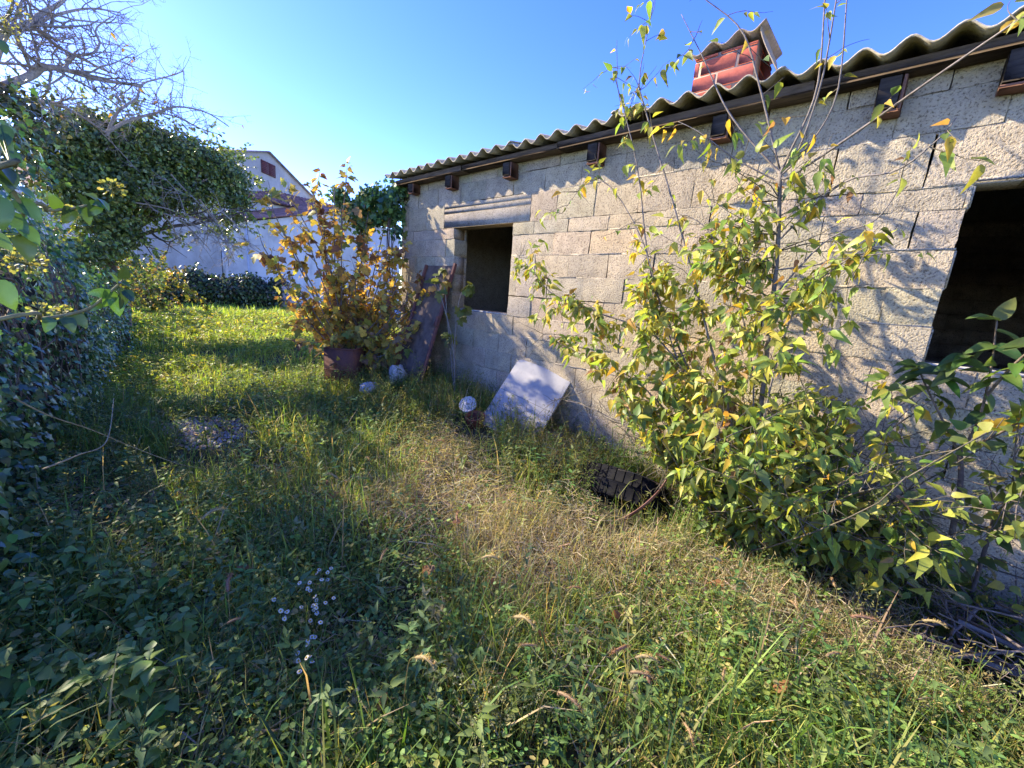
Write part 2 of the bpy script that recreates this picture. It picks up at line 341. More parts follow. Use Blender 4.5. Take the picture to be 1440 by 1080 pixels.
# ================================================================== SETTING: ground, road
def make_ground():
    xs = np.unique(np.concatenate([-np.geomspace(6, 400, 22)[::-1], np.arange(-6, 12.01, 0.15), np.geomspace(12.5, 400, 22)]))
    ys = np.unique(np.concatenate([-np.geomspace(4, 400, 20)[::-1], np.arange(-4, 14.01, 0.15), np.geomspace(14.3, 600, 30)]))
    X, Y = np.meshgrid(xs, ys, indexing='ij'); V = np.stack([X, Y, ground_z(X, Y)], -1).reshape(-1, 3)
    a, b = len(xs), len(ys); i = (np.arange(a - 1)[:, None] * b + np.arange(b - 1)[None]).ravel()
    m = MB(); m.add(V, np.stack([i, i + b, i + b + 1, i + 1], -1)); o = m.build("ground", MAT["soil"], smooth=True)
    tag(o, kind="structure")
make_ground()
def make_road():
    m = MB(); P = [(4.5, 33), (7.3, 26.6), (10.6, 22.0), (16, 18.5), (30, 14)]
    c = spline([(*p, 0) for p in P], 40); t = unit(np.gradient(c, axis=0)); nrm = np.stack([-t[:, 1], t[:, 0], 0 * t[:, 0]], 1)
    L, Rr = c + nrm * 1.6, c - nrm * 1.6
    for q in (L, Rr): q[:, 2] = ground_z(q[:, 0], q[:, 1]) + 0.05
    V = np.stack([L, Rr], 1).reshape(-1, 3); k = np.arange(39) * 2
    m.add(V, np.stack([k, k + 1, k + 3, k + 2], -1), (0.36, 0.34, 0.31)); tag(m.build("road", MAT["road"]), kind="structure")
make_road()

# ================================================================== THE SHED
WX, WY0, WY1, WTOP = 3.1, -3.4, 4.92, 2.69
WIN = (2.915, 3.82, 1.2, 2.11); DOOR = (-1.75, -0.19, 1.2, 2.11)
def make_shed():
    rng = R_(11)
    s = thing("shed", (WX, 1.0, 0), "long unplastered cinder block shed with corrugated roof, empty windows and a red chimney", "shed")
    w = MB(); h = 0.2; nc = 14
    holes = (WIN, DOOR); lint = (2.70, 4.03, 2.11, 2.37)
    def pieces(y0, y1, z0, z1):
        zm = (z0 + z1) / 2; segs = [(y0, y1)]
        for a, b, c, d in holes + (lint,):
            if not ((c if (a, b, c, d) == lint else c - 0.02) < zm < d): continue
            ns = []
            for p, q in segs:
                if q <= a or p >= b: ns.append((p, q)); continue
                if p < a: ns.append((p, a))
                if q > b: ns.append((b, q))
            segs = ns
        return [(p, q) for p, q in segs if q - p > 0.02]
    ZC = [-0.2, 0, .2, .4, .6, .8, 1.0, 1.2, 1.4, 1.6, 1.8, 1.996, 2.11, 2.37, 2.56, WTOP - 0.005]
    for r in range(-1, len(ZC) - 2):
        z0, z1 = ZC[r + 1], ZC[r + 2]
        off = (r % 2) * 0.2 + rng.normal() * 0.012; y = WY0 - off
        zj = 0.003 * rng.normal()
        while y < WY1:
            ln = 0.4 + rng.normal() * 0.006
            for p, q in pieces(max(y, WY0), min(y + ln, WY1), z0, z1):
                g = 0.0018 + 0.0015 * rng.random(); openj = rng.random() < 0.30; gy = g + (0.002 + 0.004 * rng.random() if openj else 0.0)
                x0 = WX + 0.0025 * rng.normal(); tl = np.array([0.455, 0.372, 0.256]) * (1 + 0.035 * rng.normal()) * np.array([1 + .03 * rng.normal(), 1, 1 + .03 * rng.normal()])
                if z0 > 2.15: tl = tl * np.array([0.94, 0.97, 1.02])
                # chamfered, slightly uneven front
                a0, a1, b0, b1 = p + gy, q - 0.0015, z0 + g + zj, z1 - 0.0015 + zj
                if z1 >= WTOP: b1 = WTOP
                ny, nz = max(2, int((a1 - a0) / 0.05)), 4
                Yg, Zg = np.meshgrid(np.linspace(a0, a1, ny + 1), np.linspace(b0, b1, nz + 1), indexing='ij')
                eg = np.minimum(np.minimum(Yg - a0, a1 - Yg), np.minimum(Zg - b0, b1 - Zg)) < 1e-6
                Xg = x0 + 0.009 * (fbm(Yg * 9, Zg * 9, r) - 0.5) + np.where(eg, 0.0015 + 0.005 * rng.random(Yg.shape) * (rng.random(Yg.shape) < 0.4), 0)
                Yg2 = np.where(eg, Yg + 0.0016 * rng.normal(size=Yg.shape), Yg); Zg2 = np.where(eg, Zg + 0.0016 * rng.normal(size=Yg.shape), Zg)
                V = np.stack([Xg, Yg2, Zg2], -1).reshape(-1, 3); k = nz + 1
                i = (np.arange(ny)[:, None] * k + np.arange(nz)[None]).ravel()
                w.add(V, np.stack([i, i + 1, i + k + 1, i + k], -1), tl)
                # sides running back
                ring = [j for j in range(k)] + [a * k + nz for a in range(1, ny + 1)] + [ny * k + j for j in range(nz - 1, -1, -1)] + [a * k for a in range(ny - 1, 0, -1)]
                F_ = V[ring]; B = F_.copy(); B[:, 0] = WX + 0.195; n = len(ring); VV = np.concatenate([F_, B]); j = np.arange(n); j2 = (j + 1) % n
                w.add(VV, np.stack([j, j + n, j2 + n, j2], -1), tl * 0.97)
                if not openj:   # mortar in the joint at its start
                    w.box((WX + 0.004 + 0.005 * rng.random(), p - 0.006, b0 + 0.004), (WX + 0.15, p + gy + 0.004, b1 - 0.004), tl * 0.92)
            y += ln
        # bed joint mortar
        for p, q in pieces(WY0, WY1, z0, z1):
            y2 = p
            while y2 < q - 0.01:
                e = min(q, y2 + 0.25 + 0.6 * rng.random())
                if rng.random() < 0.86 and z0 > -0.1: w.box((WX + 0.001 + 0.005 * rng.random(), y2, z0 - 0.004), (WX + 0.15, e, z0 + 0.006), (0.43, 0.37, 0.285))
                y2 = e
    # core behind the blocks so no light leaks through the joints
    X0, X1 = WX + 0.165, WX + 0.192; e = 0.012
    ycuts = sorted([WY0, DOOR[0] - e, DOOR[1] + e, WIN[0] - e, WIN[1] + e, WY1 - 0.01])
    for a, b in zip(ycuts[:-1], ycuts[1:]):
        hole = next((q for q in holes if abs(q[0] - e - a) < 1e-6), None)
        if hole: w.box((X0, a, -0.2), (X1, b, hole[2] - e), (.3, .28, .24)); w.box((X0, a, hole[3] + e), (X1, b, WTOP), (.3, .28, .24))
        else: w.box((X0, a, -0.2), (X1, b, WTOP), (.3, .28, .24))
    w.build("wall", MAT["block"], s)
    # the other walls and the inside
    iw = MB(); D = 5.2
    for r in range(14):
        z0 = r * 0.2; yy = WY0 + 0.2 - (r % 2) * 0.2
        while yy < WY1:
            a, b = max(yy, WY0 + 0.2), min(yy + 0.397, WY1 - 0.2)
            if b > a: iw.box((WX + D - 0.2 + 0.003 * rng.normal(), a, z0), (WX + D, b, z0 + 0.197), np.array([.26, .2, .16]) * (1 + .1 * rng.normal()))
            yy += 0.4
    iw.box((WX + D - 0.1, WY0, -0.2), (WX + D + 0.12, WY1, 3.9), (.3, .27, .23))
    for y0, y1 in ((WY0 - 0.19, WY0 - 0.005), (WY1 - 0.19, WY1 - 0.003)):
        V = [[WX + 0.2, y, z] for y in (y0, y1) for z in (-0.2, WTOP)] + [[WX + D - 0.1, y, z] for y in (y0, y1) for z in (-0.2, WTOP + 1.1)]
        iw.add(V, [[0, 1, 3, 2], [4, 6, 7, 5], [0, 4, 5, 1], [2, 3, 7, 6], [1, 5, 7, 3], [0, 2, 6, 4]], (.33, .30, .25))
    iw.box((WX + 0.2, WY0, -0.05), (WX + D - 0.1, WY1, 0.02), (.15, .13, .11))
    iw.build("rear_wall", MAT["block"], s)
    # end face of the block wall at the far corner
    # lintel
    l = MB(); n0 = 26; yy = np.linspace(lint[0] + 0.003, lint[1] - 0.003, n0)
    for z0, z1, o in ((2.113, 2.263, 0.0), (2.265, 2.319, 0.001), (2.321, 2.369, 0.002)):
        for a, b in zip(yy[:-1], yy[1:]):
            pass
        l.box((WX - 0.001 + o, lint[0] + 0.003, z0), (WX + 0.16, lint[1] - 0.003, z1), (0.49, 0.405, 0.285), bev=0.002)
    l.build("lintel", MAT["block"], s)
    l = MB(); l.box((WX - 0.004, DOOR[0] - 0.15, 2.112), (WX + 0.16, DOOR[1] + 0.0, 2.135), (0.46, 0.39, 0.28), bev=0.005); l.build("lintel", MAT["block"], s)
    # window sills
    for hl in holes:
        k = MB(); k.box((WX + 0.004, hl[0] + 0.004, hl[2] - 0.004), (WX + 0.19, hl[1] - 0.004, hl[2] + 0.016), (0.37, 0.345, 0.30), bev=0.006); k.build("window_sill", MAT["concrete"], s)
    # timber seen in the dark
    t = MB(); t.tube([(4.6, 3.35, 0), (4.62, 3.37, 2.9)], 0.06, 6, (0.13, .08, .06)); t.tube([(5.2, 2.4, 0), (4.9, 2.75, 1.9)], 0.05, 6, (0.12, .07, .05)); t.build("post", MAT["wood"], s)
    # footing along the near end
    f = MB(); ys = np.linspace(-3.2, 0.55, 26)
    for a, b in zip(ys[:-1], ys[1:]):
        zt = 0.0 + 0.02 * math.sin(a * 3); f.box((2.88 + 0.03 * math.sin(a * 5), a, -0.3), (WX - 0.012, b, zt), np.array([.20, .18, .15]) * (1 + .05 * math.sin(a * 17)))
    f.build("footing", MAT["concrete"], s)
    # eave timbers
    e1 = MB(); yb = [WY0, -1.1, 0.55, 2.35, 3.6, WY1 - 0.05]
    for i, (a, b) in enumerate(zip(yb[:-1], yb[1:])):
        d = 0.010 * (i % 2)
        e1.box((2.965 + d, a + 0.004, 2.648 + d * 0.6), (WX + 0.1, b - 0.004, 2.704 - 0.2 * d), np.array([0.135, 0.10, 0.072]) * (0.9 + .2 * rng.random()), bev=0.006)
    e1.build("eave_beam", MAT["wood"], s)
    for px, py, sz in ((577, 268, .10), (630, 258, .13), (712, 240, .13), (833, 212, .15), (1010, 182, .14), (1252, 116, .17), (1438, 80, .15)):
        p = atx(px, py, 3.0); e2 = MB(); y = p[1]; sz = sz * .82
        e2.box((2.99, y - 0.046, 2.635 - sz), (WX + 0.02, y + 0.044, 2.642), (0.06, 0.05, 0.042), bev=0.004)
        r_ = e2.build("rafter_end", MAT["wood"], s)
        e3 = MB(); e3.box((2.995, y - 0.066, 2.62 - sz), (WX + 0.01, y - 0.049, 2.641), (0.20, 0.105, 0.07), bev=0.003); e3.box((3.0, y - 0.066, 2.615 - sz), (WX + 0.01, y + 0.046, 2.629 - sz), (0.19, 0.10, 0.07), bev=0.003)
        k = e3.build("brick_liner", MAT["clay"], r_); k.location = (0, 0, 0)
    # corrugated roof
    P_, A_ = 0.177, 0.027; th = 0.011; sl = math.tan(math.radians(11))
    rf = MB()
    def sheet(mb, y0, y1, xa, xb, za, lift=0.0, seed=0):
        ny = int((y1 - y0) / P_ * 10) + 1; Y = np.linspace(y0, y1, ny); xs = np.array([xa, xa + 0.3, (xa + xb) / 2, xb])
        jit = 0.006 * np.sin(Y * 3.1 + seed)
        W = A_ * np.cos(2 * np.pi * Y / P_)
        top = np.stack([np.repeat(xs[:, None] - 0 * Y, 1, 1) + 0 * Y[None], np.repeat(Y[None], 4, 0), za + (xs[:, None] - xa) * sl + W[None] + lift + jit[None] + th], -1)
        top[0, :, 0] += 0.006 * np.sin(Y * 9 + seed)
        bot = top.copy(); bot[..., 2] -= th
        nV = 4 * ny; V = np.concatenate([top.reshape(-1, 3), bot.reshape(-1, 3)]); i = (np.arange(3)[:, None] * ny + np.arange(ny - 1)[None]).ravel()
        F = [np.stack([i, i + ny, i + ny + 1, i + 1], -1), np.stack([i, i + 1, i + ny + 1, i + ny], -1) + nV]
        j = np.arange(ny - 1); F.append(np.stack([j, j + 1, j + 1 + nV, j + nV], -1))
        kk = np.arange(3) * ny; F.append(np.stack([kk, kk + nV, kk + ny + nV, kk + ny], -1)); kk = kk + ny - 1; F.append(np.stack([kk, kk + ny, kk + ny + nV, kk + nV], -1))
        g = 1 + 0.08 * np.sin(seed * 5.3); T = np.broadcast_to(np.array([0.43, 0.375, 0.265]) * g, (len(V), 3))
        mb.add(V, np.concatenate(F), T)
    y = WY1 + 0.06; i = 0
    while y > WY0 - 0.2:
        sheet(rf, y - 0.177 * 6.2, y, 2.885 + 0.012 * (i % 3 - 1), WX + 5.5, 2.732, 0.010 * (i % 2), i); y -= 0.177 * 6; i += 1
    roof = rf.build("roof", MAT["asbestos"], s, smooth=False)
    # chimney
    ch = MB(); cx0, cx1, cy0, cy1 = 3.42, 3.86, 1.02, 1.45; z = 2.80; r = 0
    while z < 3.24:
        zt = min(z + 0.105, 3.25); o = 0.13 if r % 2 else 0.0
        yb = cy0 - o
        while yb < cy1:
            a, b = max(yb, cy0), min(yb + 0.25, cy1)
            if b - a > 0.02: ch.box((cx0 + .003 * rng.normal(), a + 0.006, z + .006), (cx0 + 0.12, b - 0.006, zt - .006), np.array([.56, .15, .09]) * (1 + .10 * rng.normal()), bev=0.002)
            yb += 0.26
        for yy, y2 in ((cy0, cy0 + 0.118), (cy1 - 0.118, cy1)):
            ch.box((cx0 + 0.124, yy + .002, z + .004), (cx1 - 0.005, y2 - .002, zt - .004), np.array([.54, .145, .08]) * (1 + .1 * rng.normal()), bev=0.004)
        z = zt; r += 1
    ch.box((cx0 + 0.005, cy0 + 0.005, 2.78), (cx1 - 0.012, cy1 - 0.012, 3.245), (.33, .24, .18))
    cho = ch.build("chimney", MAT["clay"], roof); cho.location = (0, 0, 0)
    def cap(mb, y0, y1, xa, xb, z0, tilt_y, tilt_x):
        ny = 34; Y = np.linspace(y0, y1, ny); W = 0.024 * np.cos(2 * np.pi * (Y - y0) / 0.177 + 0.6); xs = np.array([xa, xb])
        zz = z0 + (Y - y0)[None] * tilt_y + (xs - xa)[:, None] * tilt_x + W[None]
        top = np.stack([xs[:, None] + 0 * Y[None], Y[None] + 0 * xs[:, None], zz], -1); bot = top - np.array([0, 0, 0.011]); V = np.concatenate([top.reshape(-1, 3), bot.reshape(-1, 3)])
        j = np.arange(ny - 1); nV = 2 * ny; F = [np.stack([j, j + ny, j + ny + 1, j + 1], -1), np.stack([j, j + 1, j + ny + 1, j + ny], -1) + nV, np.stack([j, j + 1, j + 1 + nV, j + nV], -1), np.stack([j + ny, j + ny + nV, j + ny + 1 + nV, j + ny + 1], -1), np.array([[0, nV, nV + ny, ny], [ny - 1, 2 * ny - 1, nV + 2 * ny - 1, nV + ny - 1]])]
        mb.add(V, np.concatenate(F), (.27, .22, .165))
    c1 = MB(); cap(c1, 0.99, 1.48, 3.38, 3.93, 3.325, -0.12, 0.05)
    k = c1.build("chimney_cap", MAT["asbestos"], roof); k.location = (0, 0, 0)
    # bent sheet closing the near side of the chimney
    c2 = MB(); rows = []
    for t in np.linspace(0, 1, 10):
        yy = 1.03 - 0.17 * t**1.2; zz = 3.345 - 0.38 * t - 0.02 * math.cos(t * 3); rows.append((yy, zz))
    V = np.array([[x, a, b] for a, b in rows for x in (3.39, 3.93)] + [[x, a - 0.012, b - 0.006] for a, b in rows for x in (3.39, 3.93)])
    n = len(rows); F = [[2 * i, 2 * i + 1, 2 * i + 3, 2 * i + 2] for i in range(n - 1)] + [[2 * n + 2 * i, 2 * n + 2 * i + 2, 2 * n + 2 * i + 3, 2 * n + 2 * i + 1] for i in range(n - 1)] + [[2 * i, 2 * i + 2, 2 * n + 2 * i + 2, 2 * n + 2 * i] for i in range(n - 1)]
    c2.add(V, F, (.30, .25, .19)); k = c2.build("chimney_flashing", MAT["asbestos"], roof); k.location = (0, 0, 0)
    return s
make_shed()

# ================================================================== FAR HOUSES
def quad(mb, pts, tint): mb.add(np.array(pts, float), [[0, 1, 2, 3][:len(pts)]] if len(pts) == 4 else [[0, 1, 2]], tint)
def tiled_roof(parent, a, b, c, d, thick=0.12, pitch=0.22, tint=(.30, .155, .12), name="roof"):
    """Barrel tiles between eave a-b and ridge d-c."""
    a, b, c, d = [np.asarray(q, float) for q in (a, b, c, d)]; n = int(np.linalg.norm(b - a) / pitch) + 1
    nrm = unit(np.cross(b - a, d - a)); nrm = nrm if nrm[2] > 0 else -nrm; u = np.linspace(0, 1, n * 6 + 1); t = np.linspace(0, 1, 16)
    w = 0.05 * np.abs(np.sin(np.pi * n * u)); E = a + (b - a) * u[:, None]; Rg = d + (c - d) * u[:, None]; m = MB()
    st = 0.025 * ((t * 15) % 1.0); V = E[:, None] * (1 - t)[None, :, None] + Rg[:, None] * t[None, :, None] + nrm * (w[:, None, None] + thick)
    V = V.reshape(-1, 3); k = len(t); i = (np.arange(len(u) - 1)[:, None] * k + np.arange(k - 1)[None]).ravel(); rg = R_(5)
    col = np.repeat(np.asarray(tint) * (1 + .15 * rg.normal(size=(len(u), k, 1))), 1, 2).reshape(-1, 3)
    m.add(V, np.stack([i, i + k, i + k + 1, i + 1], -1), np.clip(col, .02, 1))
    m.add(np.array([a, b, c, d, a + nrm * thick, b + nrm * thick, c + nrm * thick, d + nrm * thick]), [[0, 3, 2, 1], [0, 1, 5, 4], [1, 2, 6, 5], [2, 3, 7, 6], [3, 0, 4, 7]], np.asarray(tint) * 0.8)
    return m.build(name, MAT["tile"], parent)
def make_houses():
    white = (0.60, 0.56, 0.515); grey = (0.47, 0.43, 0.39)
    # tall gabled house
    ap = aty(376, 214, 30.0); dirr = unit(np.array([0.80, 0.60, 0])); nb = np.array([-dirr[1], dirr[0], 0])
    L = ap - dirr * 4.3; Rr = ap + dirr * 5.2; L[2] = ap[2] - 1.35; Rr[2] = ap[2] - 1.75
    t = thing("gable_house", (ap[0], ap[1], 0), "tall grey plastered house with a shuttered attic window in its gable", "house")
    m = MB(); z0 = -0.3; back = nb * 9
    lo = lambda p: np.array([p[0], p[1], z0])
    F = [lo(L), lo(Rr), Rr, ap, L]; V = np.array(F + [q + back for q in F]); m.add(V, [[0, 1, 2, 4], [5, 9, 7, 6], [0, 4, 9, 5], [1, 6, 7, 2]], grey)
    m.add(V, [[2, 3, 4], [7, 9, 8]], grey); m.build("wall", MAT["plaster"], t)
    for p, q in ((L, ap), (Rr, ap)):
        e = unit(p - q); pe = p + e * 0.35; f = -nb * 0.22
        a, b = pe + f, pe + back; c, d = q + back, q + f
        tiled_roof(t, a, b, c, d, 0.03, 0.25, (.30, .24, .21))
    wc = aty(376.5, 237.5, 30.0); ww = 0.62; hh = 0.36
    wm = MB(); fr = -nb * 0.05
    def win(mb, c, hw, h2, off, tint, dd=0.06):
        c = np.asarray(c); o = -nb * off
        base = [c - dirr * hw - [0, 0, h2], c + dirr * hw - [0, 0, h2], c + dirr * hw + [0, 0, h2], c - dirr * hw + [0, 0, h2]]
        V = np.array([p + o for p in base] + [p + o + nb * dd for p in base]); mb.add(V, [[0, 1, 2, 3], [0, 4, 5, 1], [1, 5, 6, 2], [2, 6, 7, 3], [3, 7, 4, 0]], tint)
    # stand the window on the gable plane
    k = ((ap - wc) @ nb); wc = wc + nb * k
    win(wm, wc, ww, hh, 0.06, (.10, .035, .035), 0.1); wo = wm.build("window", MAT["paint"], t)
    sh = MB()
    for s_ in (-1, 1):
        for i in range(7): win(sh, wc + dirr * s_ * ww * 0.5 + np.array([0, 0, -hh + (i + .5) * hh * 2 / 7]), ww * .45, hh / 9, 0.085, (.13, .04, .04), .03)
    k2 = sh.build("shutter", MAT["paint"], wo); k2.location = (0, 0, 0)
    # low whitewashed house in front, its corner turned to the camera
    Y0 = 26.0; cr = aty(354, 385, Y0); d1 = unit(np.array([0.86, -0.05, 0])); d2 = unit(np.array([-0.55, 0.83, 0]))
    t = thing("white_house", (cr[0], cr[1], 0), "low whitewashed house with a red tiled lean-to roof and narrow windows", "house")
    zc = aty(352, 312, Y0)[2]; c0 = np.array([cr[0], cr[1], -0.3]); r0 = c0 + d1 * 6.6; l0 = c0 + d2 * 7.0
    zr = zc + 1.9
    m = MB(); up = lambda p, z: np.array([p[0], p[1], z])
    br = r0 + d2 * 7.0
    V = np.array([c0, r0, br, l0, up(c0, zc), up(r0, zr), up(br, zr), up(l0, zc)])
    m.add(V, [[0, 1, 5, 4], [1, 2, 6, 5], [2, 3, 7, 6], [3, 0, 4, 7]], white); m.build("wall", MAT["plaster"], t)
    ov = 0.35
    tiled_roof(t, up(l0, zc) + d2 * .2 - d1 * ov, up(c0, zc) - d2 * .2 - d1 * ov, up(r0, zr) - d2 * .2, up(br, zr) + d2 * .2, 0.05, 0.22)
    def win2(c, d, hw, h2, nrm_):
        w = MB(); g = MB(); n = nrm_
        for (a, z_, b, z2, tt, o, dst) in ((-hw, -h2, hw, h2, (.12, .12, .12), .03, g), (-hw - .1, h2, hw + .1, h2 + .12, (.5, .49, .47), .06, w), (-hw - .1, -h2 - .1, hw + .1, -h2, (.5, .49, .47), .08, w), (-hw - .1, -h2, -hw, h2, (.55, .53, .5), .05, w), (hw, -h2, hw + .1, h2, (.55, .53, .5), .05, w)):
            q = [c + d * a + [0, 0, z_], c + d * b + [0, 0, z_], c + d * b + [0, 0, z2], c + d * a + [0, 0, z2]]
            V = np.array([p + n * o for p in q] + [p for p in q]); dst.add(V, [[0, 1, 2, 3], [0, 4, 5, 1], [1, 5, 6, 2], [2, 6, 7, 3], [3, 7, 4, 0]], tt)
        wo = w.build("window", MAT["paint"], t); k = g.build("pane", MAT["paint"], wo); k.location = (0, 0, 0)
    n1 = unit(np.array([-d2[1], d2[0], 0])); n1 = n1 if n1[0] < 0 else -n1
    win2(c0 + d2 * 2.0 + [0, 0, 2.35], d2, 0.28, 0.62, n1); win2(c0 + d2 * 3.9 + [0, 0, 1.75], d2, 0.3, 0.75, n1)
    # drain pipe at the corner
    dp = MB(); q = c0 - d1 * .05 - n1 * -.1; dp.tube([q + [0, 0, 0.2], q + [0, 0, zc - c0[2] - 0.1]], 0.06, 8, (.45, .44, .42)); dp.build("drain_pipe", MAT["paint"], t)
    # upper block between the two, with its own tiled roof
    a = aty(352, 300, 28.5); zt = aty(370, 284, 28.5)[2]
    t = thing("middle_house", (a[0] + 3, a[1] + 1, 0), "two storey white house with red tiled roof below the tall gable", "house")
    p0 = np.array([a[0] - 0.4, 28.4, -0.3]); e1 = unit(np.array([1, .1, 0])); e2 = np.array([-e1[1], e1[0], 0])
    m = MB(); V = np.array([p0, p0 + e1 * 11, p0 + e1 * 11 + e2 * 1.6, p0 + e2 * 1.6]); T = V.copy(); T[:, 2] = zt
    m.add(np.concatenate([V, T]), [[0, 1, 5, 4], [1, 2, 6, 5], [2, 3, 7, 6], [3, 0, 4, 7], [4, 5, 6, 7]], white); m.build("wall", MAT["plaster"], t)
    tiled_roof(t, up(p0, zt) - e2 * .3, up(p0 + e1 * 11, zt) - e2 * .3, up(p0 + e1 * 11 + e2 * 1.6, zt + 1.0), up(p0 + e2 * 1.6, zt + 1.0), .05, .22, (.28, .14, .11))
    # long white wall house on the left, behind the ivy tree
    p = aty(205, 372, 31.0); q = aty(345, 372, 33.0)
    t = thing("long_house", ((p[0] + q[0]) / 2, 32, 0), "long white plastered house half hidden behind the ivy covered tree", "house")
    e1 = unit(np.array([q[0] - p[0], q[1] - p[1], 0])); e2 = np.array([-e1[1], e1[0], 0]); p0 = np.array([p[0] - 4, p[1] - 1.0, -0.3]); LL = 10.5
    m = MB(); V = np.array([p0, p0 + e1 * LL, p0 + e1 * LL + e2 * 5, p0 + e2 * 5]); T = V.copy(); T[:, 2] = 4.6
    m.add(np.concatenate([V, T]), [[0, 1, 5, 4], [1, 2, 6, 5], [2, 3, 7, 6], [3, 0, 4, 7]], white); m.build("wall", MAT["plaster"], t)
    tiled_roof(t, up(p0, 4.6) - e2 * .3, up(p0 + e1 * LL, 4.6) - e2 * .3, up(p0 + e1 * LL + e2 * 5, 6.2), up(p0 + e2 * 5, 6.2), .1, .22)
make_houses()

# ================================================================== PLANTS
IVYC = [(.063, .143, .057), (.090, .188, .063), (.150, .247, .075), (.048, .105, .051)]
def hedge_face(y, z01, h):
    """x of the hedge face at distance y and relative height."""
    xb = -0.86 + 0.142 * np.clip(y, -2, 11)
    return xb + 0.10 * np.sin(np.pi * np.clip(z01 * 1.1, 0, 1)) - 0.45 * z01**3 + 0.22 * (fbm(y * 0.9, z01 * h * 0.9, 21, 3) - 0.5) + 0.30 * (1 - sstep(0, 0.22, z01)) * 0.5
def hedge_h(y): return 1.2 + 1.08 * sstep(3.2, 4.7, y) * (1 - sstep(6.3, 7.5, y)) + 0.30 * (fbm(np.asarray(y) * 0.7, 3.3, 31, 3) - 0.5)
def make_hedge():
    rng = R_(21)
    t = thing("ivy_hedge", (-0.6, 4.5, 0), "tall dark hedge overgrown with ivy along the path edge", "hedge")
    ys = np.linspace(-1.6, 11.2, 90); zs = np.linspace(0, 1, 22)
    Y, Z = np.meshgrid(ys, zs, indexing='ij'); H = hedge_h(Y); X = hedge_face(Y, Z, H) - 0.17 + 0.10 * (fbm(Y * 4, Z * H * 4, 8, 3) - 0.5)
    CH = H * (0.50 + 0.35 * (fbm(Y * 1.3, 7.7, 17, 3) - 0.5)); X = hedge_face(Y, Z * 0.6, H) - 0.19 + 0.10 * (fbm(Y * 4, Z * H * 4, 8, 3) - 0.5)
    V = np.stack([X, Y, Z * CH + ground_z(X, Y) * (1 - Z) - 0.03], -1); back = V[:, -1:].copy(); back[..., 0] -= 0.55; b2 = back.copy(); b2[..., 2] = -0.1
    V = np.concatenate([V, back, b2], 1); a, b = V.shape[:2]; i = (np.arange(a - 1)[:, None] * b + np.arange(b - 1)[None]).ravel()
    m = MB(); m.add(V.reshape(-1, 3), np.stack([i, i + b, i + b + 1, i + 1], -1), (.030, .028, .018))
    for ring in (0, a - 1): m.f4.append(np.array([[ring * b + k, ring * b + k + 1, ring * b + b - 2 - k, ring * b + b - 1 - k] for k in range(b // 2 - 1)]))
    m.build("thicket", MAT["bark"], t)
    st = MB()
    for _ in range(230):
        y = rng.uniform(0.3, 10.5); z = rng.uniform(0.0, 0.5); pts = []
        for k in range(8):
            h = hedge_h(y); pts.append((hedge_face(y, z, h) - 0.06 + 0.08 * rng.random(), y, z * h + 0.05)); y += rng.normal() * 0.12; z = min(z + 0.08 * rng.random() + 0.01, 1)
        st.tube(spline(pts, 16), np.linspace(.007, .002, 16) * rng.uniform(.5, 1.4), 4, (.17, .13, .09))
    st.build("stem_clumps", MAT["bark"], t)
    lf = MB()
    for y0, y1, dens, sz, tp in ((-1.6, 0.9, 420, .075, IVY), (0.9, 3.6, 1700, .050, IVY2), (3.6, 6.5, 1300, .052, IVY), (6.5, 11.3, 800, .062, IVY2)):
        n = int((y1 - y0) * 2.7 * dens); y = rng.uniform(y0, y1, n); z = rng.random(n) * 1.04; h = hedge_h(y)
        clump = fbm(y * 2.6, z * h * 2.6, 5, 3); keep = rng.random(n) < np.clip(0.15 + 2.4 * (clump - 0.30) - sstep(.4, .75, z) * (0.42 + 3.2 * (0.48 - clump)), 0.05, 1); y, z, h, clump = y[keep], z[keep], h[keep], clump[keep]; n = len(y)
        x = hedge_face(y, z, h) + (rng.random(n)**1.5 - 0.6) * 0.20 + 0.25 * (clump - 0.5)
        top = rng.random(n) < 0.09; x = np.where(top, x - rng.random(n) * 0.30, x); zz = np.where(top, h * (0.98 + 0.07 * rng.normal(size=n)), z * h + 0.03)
        nrm = np.stack([1.0 + 0 * y, -0.35 + 0.5 * rng.normal(size=n), 0.55 + 0.5 * rng.normal(size=n)], 1); nrm[top] = np.array([.3, -.1, 1.0]) + 0.5 * rng.normal(size=(top.sum(), 3))
        ax = np.stack([0.45 + 0.5 * rng.normal(size=n), 0.6 * rng.normal(size=n), -0.7 + 0.5 * rng.normal(size=n)], 1)
        lf.inst(tp, np.stack([x, y, zz + ground_z(x, y) * (1 - z)], 1), ax, nrm, sz * rng.uniform(.55, 1.3, n), pal(rng, n, IVYC, (4, 4, 2, 3), .22))
    lf.build("leaves", MAT["ivy"], t)
    # flowering umbels
    um = MB()
    for px, py, y, r in ((158, 266, 1.75, .030), (18, 366, 1.55, .045), (40, 372, 1.6, .035), (62, 440, 1.9, .035), (20, 352, 1.7, .04), (100, 300, 2.4, .03), (85, 440, 2.1, .03), (15, 20, 2.6, .05), (8, 45, 2.6, .04)):
        c = aty(px, py, y); n = 46; d = rdir(rng, n); d[:, 2] = d[:, 2] * .8 + .15
        for q in d: um.tube([c, c + q * r * 0.9], [.0006, .0005], 3, (.20, .22, .07), cap=False)
        um.inst(OVAL, c + d * r * 0.92 - 0.004 * d, d, rdir(rng, n), 0.011, pal(rng, n, [(.34, .33, .10), (.26, .28, .09)], (1, 1), .15), 1.3)
    um.build("flower_umbels", MAT["grass"], t)
make_hedge()
